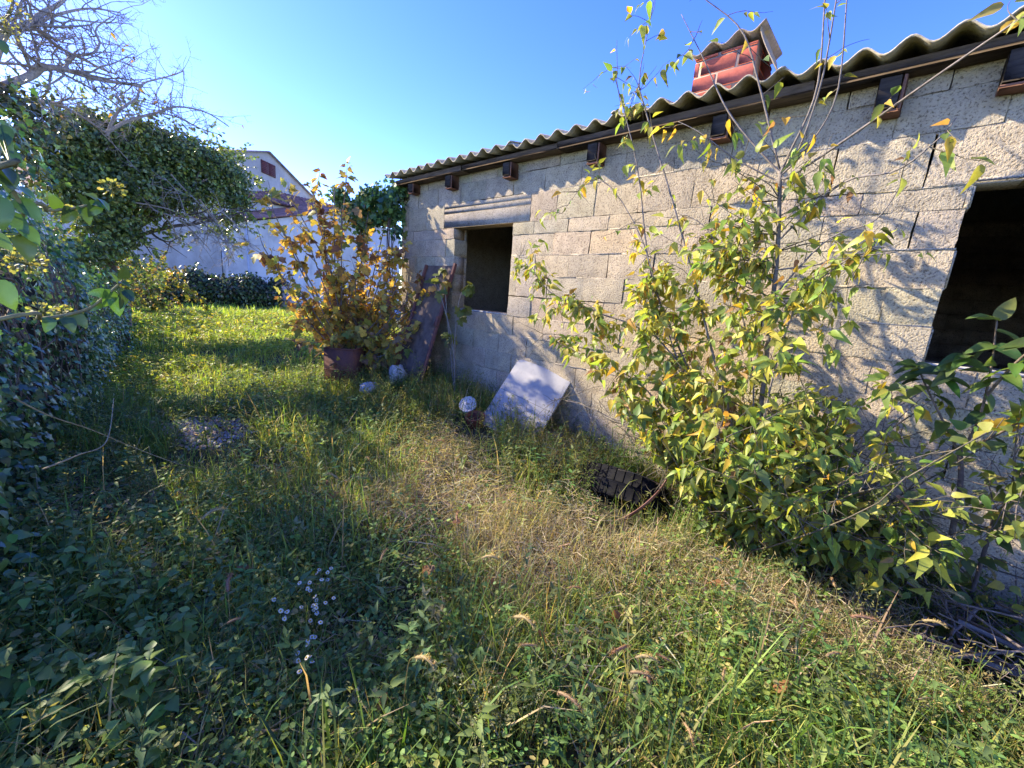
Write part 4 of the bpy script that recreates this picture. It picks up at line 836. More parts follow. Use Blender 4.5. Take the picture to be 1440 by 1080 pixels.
def make_fig():
    rng = R_(81); b = np.array([2.42, 5.05, float(ground_z(2.42, 5.05))]); t = thing("fig_bush", b, "bushy fig with yellow and brown autumn leaves at the shed corner", "bush"); m = MB(); out = []
    tg = [(372, 350, 5.0), (385, 300, 5.1), (410, 280, 5.2), (440, 278, 5.2), (470, 262, 5.2), (488, 246, 5.3), (520, 285, 5.2), (545, 300, 5.1), (575, 325, 4.9), (588, 360, 4.8), (410, 390, 4.9), (430, 330, 5.0), (480, 300, 4.9), (520, 330, 4.8), (560, 400, 4.6), (600, 440, 4.3), (445, 420, 4.8), (425, 445, 4.9), (540, 440, 4.5), (500, 380, 4.7), (505, 300, 5.3), (455, 300, 5.3), (395, 320, 5.3), (575, 470, 4.4), (620, 450, 4.2), (600, 400, 4.3), (590, 425, 4.3), (570, 360, 4.6), (560, 480, 4.3), (600, 480, 4.1), (545, 360, 4.7), (610, 420, 4.2)]
    for px, py, y in tg:
        e = aty(px, py, y); e[0] = min(e[0], 3.0); q = b + [rng.normal() * .13, rng.normal() * .12, 0]; mid = q + (e - q) * .5 + np.array([rng.normal() * .06, rng.normal() * .06, -.04 + .1 * rng.random()]); P = spline([q, q + (mid - q) * .5 + [0, 0, .08], mid, e], 16)
        m.tube(P, np.linspace(.014, .005, 16), 6, (.20, .17, .14)); out.append((P[5:], np.linspace(.01, .005, 11), 1))
        for _ in range(12): i = rng.integers(4, 16); grow(rng, P[i], P[i] - P[i - 1] + .10 * rdir(rng, 1)[0], rng.uniform(.12, .42), .005, 0, out, 5, .16, .03)
    out = [o for o in out if o[0][:, 0].max() < 3.06]
    tubes(m, out, (4, 5), (.20, .17, .14), .1, rng); m.build("stem_clumps", MAT["bark"], t)
    l = MB(); A, D = along(rng, out, 31, (0,)); A2, D2 = along(rng, out, 17, (1,)); A = np.concatenate([A, A2]); D = np.concatenate([D, D2]); n = len(A)
    ax = unit(D * .5 + rdir(rng, n) + [0, 0, -.55]); nr = np.array([-.3, -.1, .9]) + .6 * rng.normal(size=(n, 3)); c = pal(rng, n, FIGC, (6, 5.5, 2.5, 4, 1.4, 2.4), .2)
    k = rng.random(n) < .5; s = rng.uniform(.05, .13, n)
    l.inst(FIG, A[k] + ax[k] * .03, ax[k], nr[k], s[k], c[k], 1.0); l.inst(OVATE_W, A[~k] + ax[~k] * .02, ax[~k], nr[~k], s[~k] * .8, c[~k], .9); l.build("leaves", MAT["figleaf"], t)
    # small fig by the window
    rng = R_(82); b = atx(640, 560, 2.85); b[2] = float(ground_z(b[0], b[1])); t = thing("fig_sapling", b, "young green fig growing up to the small window sill", "sapling"); m = MB(); l = MB()
    for L in ([(640, 470, 2.9), (648, 415, 2.95), (662, 402, 3.02)], [(632, 480, 2.9), (625, 400, 2.92), (622, 378, 2.95)], [(640, 470, 2.88), (655, 430, 2.9)], [(638, 500, 2.86), (630, 470, 2.84)], [(636, 480, 2.86), (612, 388, 2.9)]):
        P = spline([b] + [atx(*q) for q in L], 14); m.tube(P, np.linspace(.008, .004, 14), 5, (.24, .21, .17)); n = 7; i = rng.integers(9, 14, n)
        l.inst(FIG, P[i], rdir(rng, n) + [-.3, -.2, -.4], np.array([-.7, -.2, .7]) + .4 * rng.normal(size=(n, 3)), rng.uniform(.08, .15, n), pal(rng, n, [(.12, .17, .05), (.17, .21, .06), (.38, .29, .05)], (4, 3, 1)))
    m.build("stem_clumps", MAT["bark"], t); l.build("leaves", MAT["figleaf"], t)
make_fig()
def make_corner_ivy():
    rng = R_(91); c = aty(545, 285, 5.0); t = thing("ivy_vine", (2.95, 4.95, 0), "dark ivy climbing over the far top corner of the shed", "ivy"); m = MB()
    for k in range(4): m.tube(spline([(3.05 + .05 * k, 4.98, .1), (3.02, 4.98 + .03 * k, 1.2), (3.0 + .1 * rng.normal(), 5.0, 2.2), (3.05 + .1 * rng.normal(), 4.9 + .1 * rng.normal(), 2.75)], 14), .006, 5, (.14, .11, .09))
    m.build("stem_clumps", MAT["bark"], t); l = MB(); lob = []
    for px, py, y, r in ((560, 272, 4.92, .20), (545, 285, 5.0, .24), (525, 275, 5.15, .22), (510, 290, 5.3, .22), (530, 305, 5.2, .2), (495, 300, 5.4, .2), (550, 305, 5.05, .16), (485, 285, 5.5, .16), (510, 318, 5.3, .14), (572, 266, 4.88, .12), (560, 268, 4.98, .11), (578, 284, 4.82, .07), (563, 300, 4.92, .12), (478, 272, 5.5, .15), (540, 280, 5.05, .14), (558, 322, 4.96, .09)):
        q = aty(px, py, y); lob.append((*q, r * .75, r * .8, r * .6))
    sh = []
    for L_ in lob:
        for _ in range(10): dd = rdir(rng, 1)[0] + [-.3, -.2, .1]; grow(rng, np.array(L_[:3]), dd, rng.uniform(.10, .26), .004, 0, sh, 5, .2, -.08)
    A, D = along(rng, sh, 40, (0,)); n = len(A); l.inst(IVY, A, D * .4 + rdir(rng, n) + [0, 0, -.4], rdir(rng, n) + [-.8, -.4, .5], rng.uniform(.035, .065, n), pal(rng, n, IVYC, (2, 4, 4, 1)))
    blob_leaves(rng, l, lob, 2400, .055, IVYC, (3, 4, 3, 2), IVY, .6); l.build("leaves", MAT["ivy"], t)
make_corner_ivy()

# ================================================================== THINGS LYING ABOUT
def frame_mat(o, x, y, z):
    x, y, z = unit(x), unit(y), unit(z); m = np.eye(4); m[:3, 0], m[:3, 1], m[:3, 2], m[:3, 3] = x, y, z, o; return m
def make_clutter():
    rng = R_(101)
    # white board leaning on the wall
    A, B = np.array([2.60, 2.68, .20]), np.array([2.66, 2.10, .12]); C = np.array([3.085, 2.12, .73]); D_ = np.array([3.085, 2.78, .75])
    u = unit(B - A); v = unit((D_ + C) / 2 - (A + B) / 2); v = unit(v - u * (u @ v)); n = np.cross(u, v); n = n if n[0] < 0 else -n
    W, Hh = .64, .80; o = (A + B) / 2 - v * .05; rr = .035; out = []
    for cx, cy, a0 in ((W / 2, Hh, 0), (-W / 2, Hh, 90), (-W / 2, 0, 180), (W / 2, 0, 270)):
        for k in range(6):
            a = math.radians(a0 + k * 18); r2 = rr if a0 != 90 else .05
            out.append(((cx - math.copysign(r2, cx)) + r2 * math.cos(a), (cy - (r2 if cy > 0 else -r2)) + r2 * math.sin(a)))
    fr = np.array([o + u * a + v * b for a, b in out]); bk = fr - n * .024; k = len(out); m = MB()
    V = np.concatenate([fr, bk]); m.add(V, [[i, (i + 1) % k, k + (i + 1) % k, k + i] for i in range(k)], (.42, .42, .43)); cen = (o + v * Hh / 2)
    m.add(np.concatenate([fr, [cen]]), [[i, (i + 1) % k, k] for i in range(k)], (.37, .35, .32)); m.add(np.concatenate([bk, [cen - n * .024]]), [[(i + 1) % k, i, k] for i in range(k)], (.3, .27, .22))
    t = thing("board", o, "weathered white panel with rounded corners leaning against the shed wall", "board"); m.build("panel", MAT["board"], t)
    g = MB(); a, b = o + u * (-W / 2 + .004) + v * .43, o + u * (W / 2 - .004) + v * .40
    g.add(np.array([a + n * .001, b + n * .001, b + v * .004 + n * .001, a + v * .004 + n * .001]), [[0, 1, 2, 3]], (.16, .15, .14)); g.build("seam", MAT["concrete"], t)
    # rusty panel on its angle iron
    t = thing("metal_panel", (2.65, 4.0, .25), "dark sheet metal panel with rusty edge bar leaning beside the window", "metal panel")
    a = np.array([3.075, 3.76, 1.69]); bt = np.array([2.60, 3.76, .22]); v = unit(a - bt); n = unit(np.cross(np.array([0, 1, 0]), v)); n = n if n[0] < 0 else -n; L = np.linalg.norm(a - bt); m = MB()
    ni, nj = 10, 24; I, J = np.meshgrid(np.linspace(0, .52, ni), np.linspace(0, L, nj), indexing='ij'); V = bt + I[..., None] * np.array([0, 1, 0]) + J[..., None] * v + n * (.010 * (fbm(I * 5, J * 4, 2) - .5))[..., None]
    i = (np.arange(ni - 1)[:, None] * nj + np.arange(nj - 1)[None]).ravel(); m.add(V.reshape(-1, 3), np.stack([i, i + nj, i + nj + 1, i + 1], -1), (.12, .088, .068)); V2 = V - n * .006; m.add(V2.reshape(-1, 3), np.stack([i, i + 1, i + nj + 1, i + nj], -1), (.10, .09, .09)); m.build("sheet", MAT["sheet"], t)
    e = MB()
    for yy, s0, s1 in ((3.745, -.02, L + .02), (4.29, .0, L)): e.box((-.004, -.016, s0), (.030, .016, s1), (.12, .045, .035), frame_mat(np.array([bt[0], yy, bt[2]]) + n * .004, n, (0, 1, 0), v), bev=.003)
    e.box((.030, -.022, L * .52), (.05, .022, L * .60), (.10, .04, .03), frame_mat(np.array([bt[0], 3.745, bt[2]]) + n * .004, n, (0, 1, 0), v), bev=.003)
    e.build("edge_bar", MAT["rust"], t)
    # rusty box drum under the fig
    c = np.array([2.22, 4.72, float(ground_z(2.22, 4.72))]); t = thing("rusty_box", c, "square rusty metal drum standing at the foot of the fig", "drum"); m = MB()
    mt = np.eye(4); a = math.radians(38); mt[:2, :2] = [[math.cos(a), -math.sin(a)], [math.sin(a), math.cos(a)]]; mt[:3, 3] = c
    w = .175
    for x0, y0, x1, y1 in ((-w, -w, w, -w + .006), (-w, w - .006, w, w), (-w, -w + .0065, -w + .006, w - .0065), (w - .006, -w + .0065, w, w - .0065)): m.box((x0, y0, -.05), (x1, y1, .46), (.09, .035, .03), mt)
    for z in (.45, .2): m.box((-w - .006, -w - .006, z), (w + .006, -w - .0005, z + .014), (.14, .05, .04), mt); m.box((-w - .006, -w + .0005, z), (-w - .0005, w, z + .014), (.14, .05, .04), mt)
    m.box((-w + .007, -w + .007, .36), (w - .007, w - .007, .37), (.05, .035, .02), mt); m.build("drum", MAT["rust"], t)
    # pale stone
    def stone(c, r, label, tint, seed, mat="concrete", name="stone", cat="stone"):
        rg = R_(seed); u_ = np.linspace(0, np.pi, 12); p_ = np.linspace(0, 2 * np.pi, 18, endpoint=False); U, Pp = np.meshgrid(u_, p_, indexing='ij'); d = np.stack([np.sin(U) * np.cos(Pp), np.sin(U) * np.sin(Pp), np.cos(U)], -1)
        k = 0.55 + .9 * fbm(d[..., 0] * 1.9 + 5, d[..., 1] * 1.9 + d[..., 2] * 1.6 + 7, seed, 3); V = c + d * np.array(r) * k[..., None]; i = (np.arange(11)[:, None] * 18 + np.arange(18)[None]); j = (np.arange(11)[:, None] * 18 + (np.arange(18)[None] + 1) % 18)
        m = MB(); m.add(V.reshape(-1, 3), np.stack([i, i + 18, j + 18, j], -1).reshape(-1, 4), tint); return tag(m.build(name, MAT[mat], smooth=True), label, cat)
    stone(on_ground(559, 545, .13), (.085, .10, .13), "upright pale rounded stone in the weeds below the fig", (.42, .39, .33), 3)
    stone(on_ground(520, 556, .10), (.12, .07, .06), "small white rubble lump lying low in weeds beside the pale stone", (.46, .45, .42), 5)
    # white lid
    c = atx(658, 569, 2.58); z = unit(np.array([-.72, -.35, .75])); x = unit(np.cross((0, 0, 1), z)); m = MB(); R = .088
    m.lathe([(.0005, .012), (R * .55, .013), (R * .62, .007), (R * .9, .007), (R, .013), (R * 1.02, .006), (R * 1.02, -.012), (R * .97, -.012), (R * .95, 0), (.0005, 0)], 32, frame_mat(c, x, np.cross(z, x), z), (.56, .54, .49)); m.lathe([(.0005, .026), (.012, .024), (.013, .012)], 12, frame_mat(c, x, np.cross(z, x), z), (.3, .3, .3))
    tag(m.build("bucket_lid", MAT["paint"], smooth=False), "round white lid propped up beside the leaning white board", "lid")
    c = atx(668, 590, 2.50); m = MB(); z = unit(np.array([-.2, -.1, .95])); x = unit(np.cross((0, 1, 0), z)); mt = frame_mat(c - z * .10, x, np.cross(z, x), z)
    m.lathe([(.0005, .01), (.062, .0), (.085, .10), (.095, .13), (.098, .145), (.088, .147), (.078, .10), (.055, .02), (.0005, .02)], 28, mt, (.17, .035, .02)); tag(m.build("flower_pot", MAT["rust"]), "rust red round pot sunk in weeds under the white lid", "pot")
    # tyre
    t_c = atx(876, 688, 2.62) + np.array([.06, .04, -.045]); ax = unit(np.array([.50, .10, .78])); x = unit(np.cross((0, 1, 0), ax)); mt = frame_mat(t_c, x, np.cross(ax, x), ax); Rt, wd = .32, .105
    t = thing("tyre", t_c, "old black tractor tread tyre lying tilted under the leafy sapling", "tyre"); m = MB()
    prof = [(.165, -wd * .75), (.20, -wd), (.25, -wd * 1.02), (Rt - .012, -wd * .86), (Rt, -wd * .6), (Rt + .003, 0), (Rt, wd * .6), (Rt - .012, wd * .86), (.25, wd * 1.02), (.20, wd), (.165, wd * .75), (.16, 0), (.165, -wd * .75)]
    m.lathe(prof, 48, mt, (.012, .012, .013)); m.build("carcass", MAT["rubber"], t, smooth=True)
    tr = MB(); nl = 34
    for k in range(nl):
        for sd in (-1, 1):
            a = 2 * np.pi * (k + .5 * (sd > 0)) / nl; q = mt @ frame_mat(np.array([Rt * math.cos(a), Rt * math.sin(a), 0]), (math.cos(a), math.sin(a), 0), (-math.sin(a), math.cos(a), 0), (0, 0, 1))
            tr.box((-.016, -.0290, sd * .005 if sd > 0 else -wd * .98), (.004, .0290, wd * .98 if sd > 0 else -.005), (.010, .010, .011), q, bev=.005)
    tr.build("tread", MAT["rubber"], t)
    # rusty barrel hoop
    P = spline([atx(832, 738, 2.30), atx(862, 737, 2.30), atx(890, 724, 2.32), atx(918, 700, 2.36), atx(935, 676, 2.42), atx(950, 650, 2.5)], 28); P = P + np.array([-.02, -.02, .035]); T = unit(np.gradient(P, axis=0)); up = unit(np.array([-.45, -.25, .85])); V = np.concatenate([P - up * .028, P + up * .028]); k = np.arange(27)
    nn = unit(np.cross(T, up)); m = MB(); m.add(np.concatenate([V, V + np.tile(nn, (2, 1)) * .004]), np.concatenate([np.stack([k, k + 1, k + 29, k + 28], -1), np.stack([k + 56, k + 84, k + 85, k + 57], -1), np.stack([k + 28, k + 29, k + 85, k + 84], -1), np.stack([k, k + 56, k + 57, k + 1], -1)]), (.30, .15, .12)); tag(m.build("barrel_hoop", MAT["rust"]), "bent rusty iron hoop sticking out of the grass beside the tyre", "hoop")
    # blue cloth
    c = on_ground(1168, 800, .03); n_ = 34; I, J = np.meshgrid(np.linspace(-1, 1, n_), np.linspace(-1, 1, n_), indexing='ij'); hgt = .16 * np.exp(-(I**2 + J**2) * 1.2) + .10 * (fbm(I * 2.2 + 9, J * 2.2, 7, 4) - .35); Xx = c[0] + .17 * I + .04 * (fbm(I * 3, J * 3, 12) - .5); Yy = c[1] + .21 * J + .05 * (fbm(I * 3, J * 3, 15) - .5)
    V = np.stack([Xx, Yy, c[2] + hgt], -1).reshape(-1, 3); i = (np.arange(n_ - 1)[:, None] * n_ + np.arange(n_ - 1)[None]).ravel(); m = MB(); F = np.stack([i, i + n_, i + n_ + 1, i + 1], -1); m.add(V, F, (.012, .045, .16)); m.add(V - [0, 0, .004], F[:, ::-1], (.012, .04, .14)); tag(m.build("blue_cloth", MAT["cloth"], smooth=True), "crumpled dark blue cloth lying under the leaves at the wall foot", "cloth")
    # wooden plank behind the white board
    m = MB(); m.box((2.90, 1.62, .13), (2.99, 2.35, .17), (.25, .22, .18), bev=.005); tag(m.build("plank", MAT["wood"]), "grey plank lying on the ground under the white board", "plank")
    # brush pile
    t = thing("brush_pile", (2.55, -.85, 0), "pile of dry cut branches and sticks in the near wall corner", "brush pile"); m = MB(); out = []
    for _ in range(60):
        p = np.array([rng.uniform(2.15, 2.85), rng.uniform(-1.2, -.35), rng.uniform(-.05, .22)]); d = np.array([rng.normal(), rng.normal(), .25 * rng.normal() + .06]); grow(rng, p - unit(d) * .3, d, rng.uniform(.3, .65), rng.uniform(.003, .009), 1, out, 6, .13, 0, (1, 4), .5, .8)
    out = [o for o in out if o[0][:, 0].max() < 3.05]; tubes(m, out, (4, 6), (.17, .135, .105), .25, rng); m.build("branches", MAT["bark"], t)
    m = MB()
    for k in range(3): p = np.array([2.45 + .1 * k, -.65 - .12 * k, .06 + .05 * k]); m.box((-.02, -.28, -.012), (.02, .28, .012), np.array([.20, .17, .14]) * (1 - .15 * k), frame_mat(p, unit(np.array([1, .35 - .3 * k, 0])), unit(np.array([-.35 + .3 * k, 1, .12])), (0, 0, 1)), bev=.003)
    m.build("lath", MAT["wood"], t)
    # arching bramble cane on the left
    for L, lb in (([(20, 560, 2.4), (70, 585, 2.5), (130, 605, 2.7), (185, 628, 2.9), (250, 652, 3.0), (292, 660, 3.1)], "long thin dry bramble cane arching over the shaded grass"), ([(60, 660, 2.0), (110, 640, 2.2), (150, 620, 2.5), (160, 560, 2.9)], "short dry cane standing among the leaves at the hedge foot")):
        m = MB(); m.tube(spline([aty(*q) for q in L], 24), np.linspace(.0035, .0018, 24), 5, (.32, .27, .15)); tag(m.build("bramble_cane", MAT["bark"]), lb, "cane")
make_clutter()

# ================================================================== GROUND COVER
def hedge_x(y): return -0.86 + 0.142 * np.clip(y, -2, 11)
STRAW = [(650, 690, .30), (700, 750, .32), (760, 800, .34), (830, 760, .30), (620, 640, .35), (1230, 900, .26), (1050, 850, .28), (780, 640, .3), (940, 800, .25), (560, 720, .25)]
STRAW = [(*on_ground(a, b)[:2], r) for a, b, r in STRAW]
def straw_w(x, y): return np.clip(1.25 * sum(np.exp(-((x - a)**2 + (y - b)**2) / (r * r)) for a, b, r in STRAW), 0, 1.5) +   .25 * sstep(.56, .72, fbm(x * 1.7, y * 1.7, 44))
BARE = [(*on_ground(a, b)[:2], r) for a, b, r in ((270, 603, .30), (310, 610, .32), (235, 598, .22), (290, 630, .25), (330, 625, .22), (250, 870, .10), (480, 890, .08))]
def bare_w(x, y): return np.clip(sum(np.exp(-(((x - a)**2 + (y - b)**2) / (r * r))**2) for a, b, r in BARE), 0, 1)
CLEAR = [(2.40, -.62, .22), (2.60, 1.02, .30), (2.36, 1.10, .12), (2.33, 1.02, .10)] + [(*on_ground(a, b, 0)[:2], r) for a, b, r in ((1168, 815, .17), (1150, 825, .12), (662, 600, .20), (672, 616, .20), (680, 640, .15), (880, 735, .18), (860, 750, .16), (910, 740, .14), (560, 560, .13), (566, 575, .12))]
def is_clear(x, y): return np.any([((x - a)**2 + (y - b)**2) < r * r for a, b, r in CLEAR], axis=0)
def region(rng, n, y0, y1, xa=None, xb=None):
    y = rng.uniform(y0, y1, n)
    lo = hedge_x(y) - .05 if xa is None else np.full(n, xa); hi = np.where(y < 4.9, 3.08, np.where(y < 5.4, 3.6, 3.08 + (y - 4.9) * .48 + 1.0)) if xb is None else np.full(n, xb); hi = np.minimum(hi, 12)
    x = lo + (hi - lo) * rng.random(n); k = ~is_clear(x, y) | (rng.random(n) < .14); return x[k], y[k]
def band(y0, y1, dens): return int(np.trapz([(3.08 + max(0, (q - 4.9) * .48 + 1) * (q > 4.9) - hedge_x(q)) for q in np.linspace(y0, y1, 50)], np.linspace(y0, y1, 50)) * dens)
def blades(mb, rng, x, y, ln, wd, tint, bend=0.8, lean=.35):
    n = len(x); a = rng.uniform(0, 2 * np.pi, n); d = np.stack([np.cos(a), np.sin(a), 0 * a], 1); s = np.stack([-np.sin(a), np.cos(a), 0 * a], 1); z = ground_z(x, y) - .01; p = np.stack([x, y, z], 1)
    th = np.abs(lean * rng.normal(size=n)); bd = bend * rng.random(n); q = p; L = []
    for k in range(4):
        w = wd * (1, .95, .7, 0)[k]
        if k < 3: L += [q - s * w[:, None] * .5, q + s * w[:, None] * .5]
        else: L += [q]
        tt = np.clip(th + bd * (k * .75), 0, 2.3); q = q + (np.sin(tt)[:, None] * d + np.cos(tt)[:, None] * np.array([0, 0, 1])) * (ln / 3)[:, None]
    V = np.stack(L, 1); F = np.array([[0, 1, 3], [0, 3, 2], [2, 3, 5], [2, 5, 4], [4, 5, 6]]); F = (F[None] + (np.arange(n) * 7)[:, None, None]).reshape(-1, 3); mb.add(V.reshape(-1, 3), F, np.repeat(tint, 7, 0))
G1 = [(0.173, 0.262, 0.054), (0.242, 0.335, 0.069), (0.365, 0.381, 0.092), (0.112, 0.192, 0.047), (0.607, 0.454, 0.184)]
FARG = [(.259, .376, .059), (.389, .467, .071), (.181, .286, .052), (.518, .492, .130)]
def make_grass():
    rng = R_(201); g = MB()
    for y0, y1, dens, l0, w0, lowbias in ((-1.3, 1.6, 5200, .17, .0036, 0), (1.6, 3.2, 4200, .17, .0042, 0), (3.2, 5.6, 2900, .17, .0055, 0), (5.6, 10, 1100, .17, .0085, 1), (10, 17, 420, .18, .015, 1), (17, 25.5, 170, .20, .028, 1)):
        n = band(y0, y1, dens); x, y = region(rng, n, y0, y1); n = len(x); tuft = fbm(x * 2.3, y * 2.3, 61, 3); keep = (rng.random(n) > bare_w(x, y) * .93) & (rng.random(n) < np.clip(.30 + 2.6 * (tuft - .34), .18, 1)); x, y, tuft = x[keep], y[keep], tuft[keep]; n = len(x)
        far = sstep(3.0, 6.2, y)[:, None]; c = pal(rng, n, G1, (4, 4, 2.4, 2.5, 1.4), .22) * (1 - far) + pal(rng, n, FARG, (4, 4, 2, 1.2), .2) * far
        sw = (rng.random(n) < straw_w(x, y) * .75)[:, None]; c = np.where(sw, pal(rng, n, [(.42, .36, .22), (.34, .28, .16), (.30, .29, .14)], (3, 2, 2), .2), c)
        ln = l0 * rng.uniform(.35, 1.5, n) * (.6 + .8 * tuft); ln = ln * (1 - .45 * lowbias * (rng.random(n) < .7)); blades(g, rng, x, y, ln, w0 * rng.uniform(.6, 1.4, n), c, 1.0, .5)
    n = 34000; x, y = region(rng, n, -1.2, 5.4); n = len(x); k = rng.random(n) < np.clip(2.6 * (fbm(x * 1.5, y * 1.5, 81, 3) - .40), .03, 1) * (1 - .9 * np.clip(straw_w(x, y), 0, 1)) * (1 - bare_w(x, y)); x, y = x[k], y[k]; n = len(x)
    blades(g, rng, x, y, rng.uniform(.14, .46, n), rng.uniform(.004, .009, n), pal(rng, n, [(.13, .22, .05), (.18, .26, .06), (.26, .29, .09), (.40, .34, .18), (.09, .17, .05)], (4, 4, 2, 1.4, 3), .2), 1.1, .45)
    tag(g.build("grass", MAT["grass"]), "tangled green and straw coloured grass over the whole plot", "grass", kind="stuff")
    # small broad leaved weeds
    w = MB(); rng = R_(202)
    for y0, y1, dens, sz, tpl in ((-1.3, 1.6, 800, .0185, OVAL), (1.6, 3.2, 560, .022, OVAL), (3.2, 5.6, 330, .03, OVAL), (5.6, 10, 170, .042, DIAM), (10, 17, 60, .07, DIAM)):
        n = band(y0, y1, dens); x, y = region(rng, n, y0, y1); n = len(x); f = fbm(x * 1.9, y * 1.9, 71, 3); keep = (rng.random(n) < np.clip(3.2 * (f - .34) - .5 * straw_w(x, y), .05, 1)) & (rng.random(n) > bare_w(x, y) * .9); x, y, f = x[keep], y[keep], f[keep]; n = len(x); K = 11
        hgt = rng.uniform(.05, .20, n); X = np.repeat(x, K); Y = np.repeat(y, K); h = np.repeat(hgt, K); u = rng.random(n * K)**.6; a = rng.uniform(0, 6.28, n * K); sp = .018 + .05 * rng.random(n * K); P = np.stack([X + np.cos(a) * sp * u, Y + np.sin(a) * sp * u, ground_z(X, Y) + h * u], 1)
        ax = np.stack([np.cos(a), np.sin(a), .25 + .35 * rng.normal(size=n * K)], 1); nr = np.array([0, 0, 1.0]) + .35 * rng.normal(size=(n * K, 3)); far = sstep(3.8, 7.5, Y)[:, None]; base = pal(rng, n, [(.15, .235, .06), (.20, .29, .07), (.15, .265, .08), (.25, .31, .08), (.34, .33, .13)], (4, 4, 3, 2, 1.2), .2); c = np.repeat(base, K, 0) * (1 + .12 * rng.normal(size=(n * K, 1))); c = c * (1 - far) + far * c * np.array([1.55, 1.25, 0.65])
        w.inst(tpl, P, ax, nr, sz * rng.uniform(.5, 1.4, n * K), np.clip(c, .01, .6), 1.25)
    n = 2600; x, y = region(rng, n, -1.1, 5.6); n = len(x); k = rng.random(n) < np.clip(3.0 * (fbm(x * 1.3 + 3, y * 1.3, 91, 3) - .42), .04, 1) * (1 - .7 * np.clip(straw_w(x, y), 0, 1)) * (1 - bare_w(x, y)); x, y = x[k], y[k]
    P, AX, CL = [], [], []
    for a, b in zip(x, y):
        h = rng.uniform(.12, .34); z = float(ground_z(a, b)); ln = rng.normal(size=2) * .3 * h; b0 = np.array([a, b, z]); top = b0 + [ln[0], ln[1], h]; w.tube([b0, b0 * .5 + top * .5 + [0, 0, .02], top], [.0022, .0018, .001], 3, (.16, .20, .08), cap=False); K = 14; u = rng.uniform(.25, 1, K); an = np.arange(K) * 2.4 + rng.random(); P.append(b0 + (top - b0) * u[:, None]); AX.append(np.stack([np.cos(an), np.sin(an), .35 + .3 * rng.normal(size=K)], 1)); CL.append(np.tile(pal(rng, 1, [(.13, .22, .07), (.19, .27, .08), (.26, .29, .12), (.10, .18, .07)], (3, 3, 2, 2), .15), (K, 1)))
    P, AX, CL = np.concatenate(P), np.concatenate(AX), np.concatenate(CL); w.inst(LANCE, P, AX, np.array([0, 0, 1.0]) + .3 * rng.normal(size=(len(P), 3)), rng.uniform(.025, .06, len(P)), CL, 1.2)
    tag(w.build("weeds", MAT["grass"]), "low mixed broad leaved weeds spread through the grass", "weeds", kind="stuff")
    # dry straw lying about
    s = MB(); rng = R_(203); V, F, C = [], [], []
    n = 85000; x, y = region(rng, n, -1.2, 5.5); n = len(x); keep = rng.random(n) < np.clip(straw_w(x, y) * .8 + .06, 0, 1) * np.where(y > 3.4, .55, 1); x, y = x[keep], y[keep]; n = len(x); a = rng.uniform(0, 6.28, n); L = rng.uniform(.05, .2, n); z = ground_z(x, y) + rng.uniform(.0, .11, n); el = .35 * rng.normal(size=n); d = np.stack([np.cos(a) * np.cos(el), np.sin(a) * np.cos(el), np.sin(el)], 1); sd = unit(np.cross(d, rdir(rng, n))) * (.0011 + .0011 * rng.random(n))[:, None]; p = np.stack([x, y, z], 1); k = rdir(rng, n) * (.18 * L)[:, None]
    A, B, Cc = p - d * L[:, None] / 2, p + k, p + d * L[:, None] / 2; V = np.stack([A - sd, A + sd, B + sd, B - sd, Cc + sd, Cc - sd], 1).reshape(-1, 3); F = (np.array([[0, 1, 2, 3], [3, 2, 4, 5]])[None] + (np.arange(n) * 6)[:, None, None]).reshape(-1, 4); s.add(V, F, np.repeat(pal(rng, n, [(.48, .42, .30), (.39, .33, .23), (.30, .25, .17), (.44, .41, .31)], (3, 3, 2, 1), .2), 6, 0))
    tag(s.build("dry_grass", MAT["grass"]), "matted dry straw lying over the trodden middle of the plot", "dry grass", kind="stuff")
    # feathery weeds with seed heads (wormwood-like), taller, in the sun lit parts
    f = MB(); rng = R_(204); n = 4600; x, y = region(rng, n, -1.0, 6.2); n = len(x); wgt = .15 + .8 * np.exp(-((x - 2.75)**2 / .12 + (y - 3.9)**2 / 1.6)) + .5 * np.exp(-((x - 2.6)**2 / .12 + (y - 2.4)**2 / .5)) + .9 * np.exp(-((x - 2.35)**2 / .30 + (y - 3.3)**2 / 1.2)) + .7 * np.exp(-((x - 2.2)**2 / .25 + (y + .35)**2 / .3)) + .35 * np.exp(-((x - 2.5)**2 / .2 + (y - 1.8)**2 / .4)); keep = rng.random(n) < wgt; x, y = x[keep], y[keep]
    P, AX, CL = [], [], []
    for a, b in zip(x, y):
        h = rng.uniform(.16, .40); z = float(ground_z(a, b)); ln = rng.normal(size=2) * .12; top = np.array([a + ln[0] * h, b + ln[1] * h, z + h]); bs_ = np.array([a, b, z]); f.tube([bs_, (bs_ + top) / 2 + [ln[0] * .03, 0, .01], top], [.0016, .0013, .0008], 3, (.17, .17, .06), cap=False); K = 30; u = rng.uniform(.25, 1.0, K); q = bs_ + (top - bs_) * u[:, None]; an = rng.uniform(0, 6.28, K); r = (.045 * (1.15 - u)) + .008
        P.append(q + np.stack([np.cos(an) * r * rng.random(K), np.sin(an) * r * rng.random(K), .02 * rng.random(K)], 1)); AX.append(np.stack([np.cos(an), np.sin(an), .7 + .3 * rng.normal(size=K)], 1)); CL.append(np.tile(pal(rng, 1, [(.20, .22, .08), (.28, .26, .10), (.12, .16, .05)], (3, 2, 3), .15), (K, 1)))
    P, AX, CL = np.concatenate(P), np.concatenate(AX), np.concatenate(CL); f.inst(DIAM, P, AX, rdir(rng, len(P)), rng.uniform(.010, .024, len(P)), CL, .55); tag(f.build("feathery_weeds", MAT["grass"]), "feathery seeding weeds standing along the wall side", "weeds", kind="stuff")
make_grass()
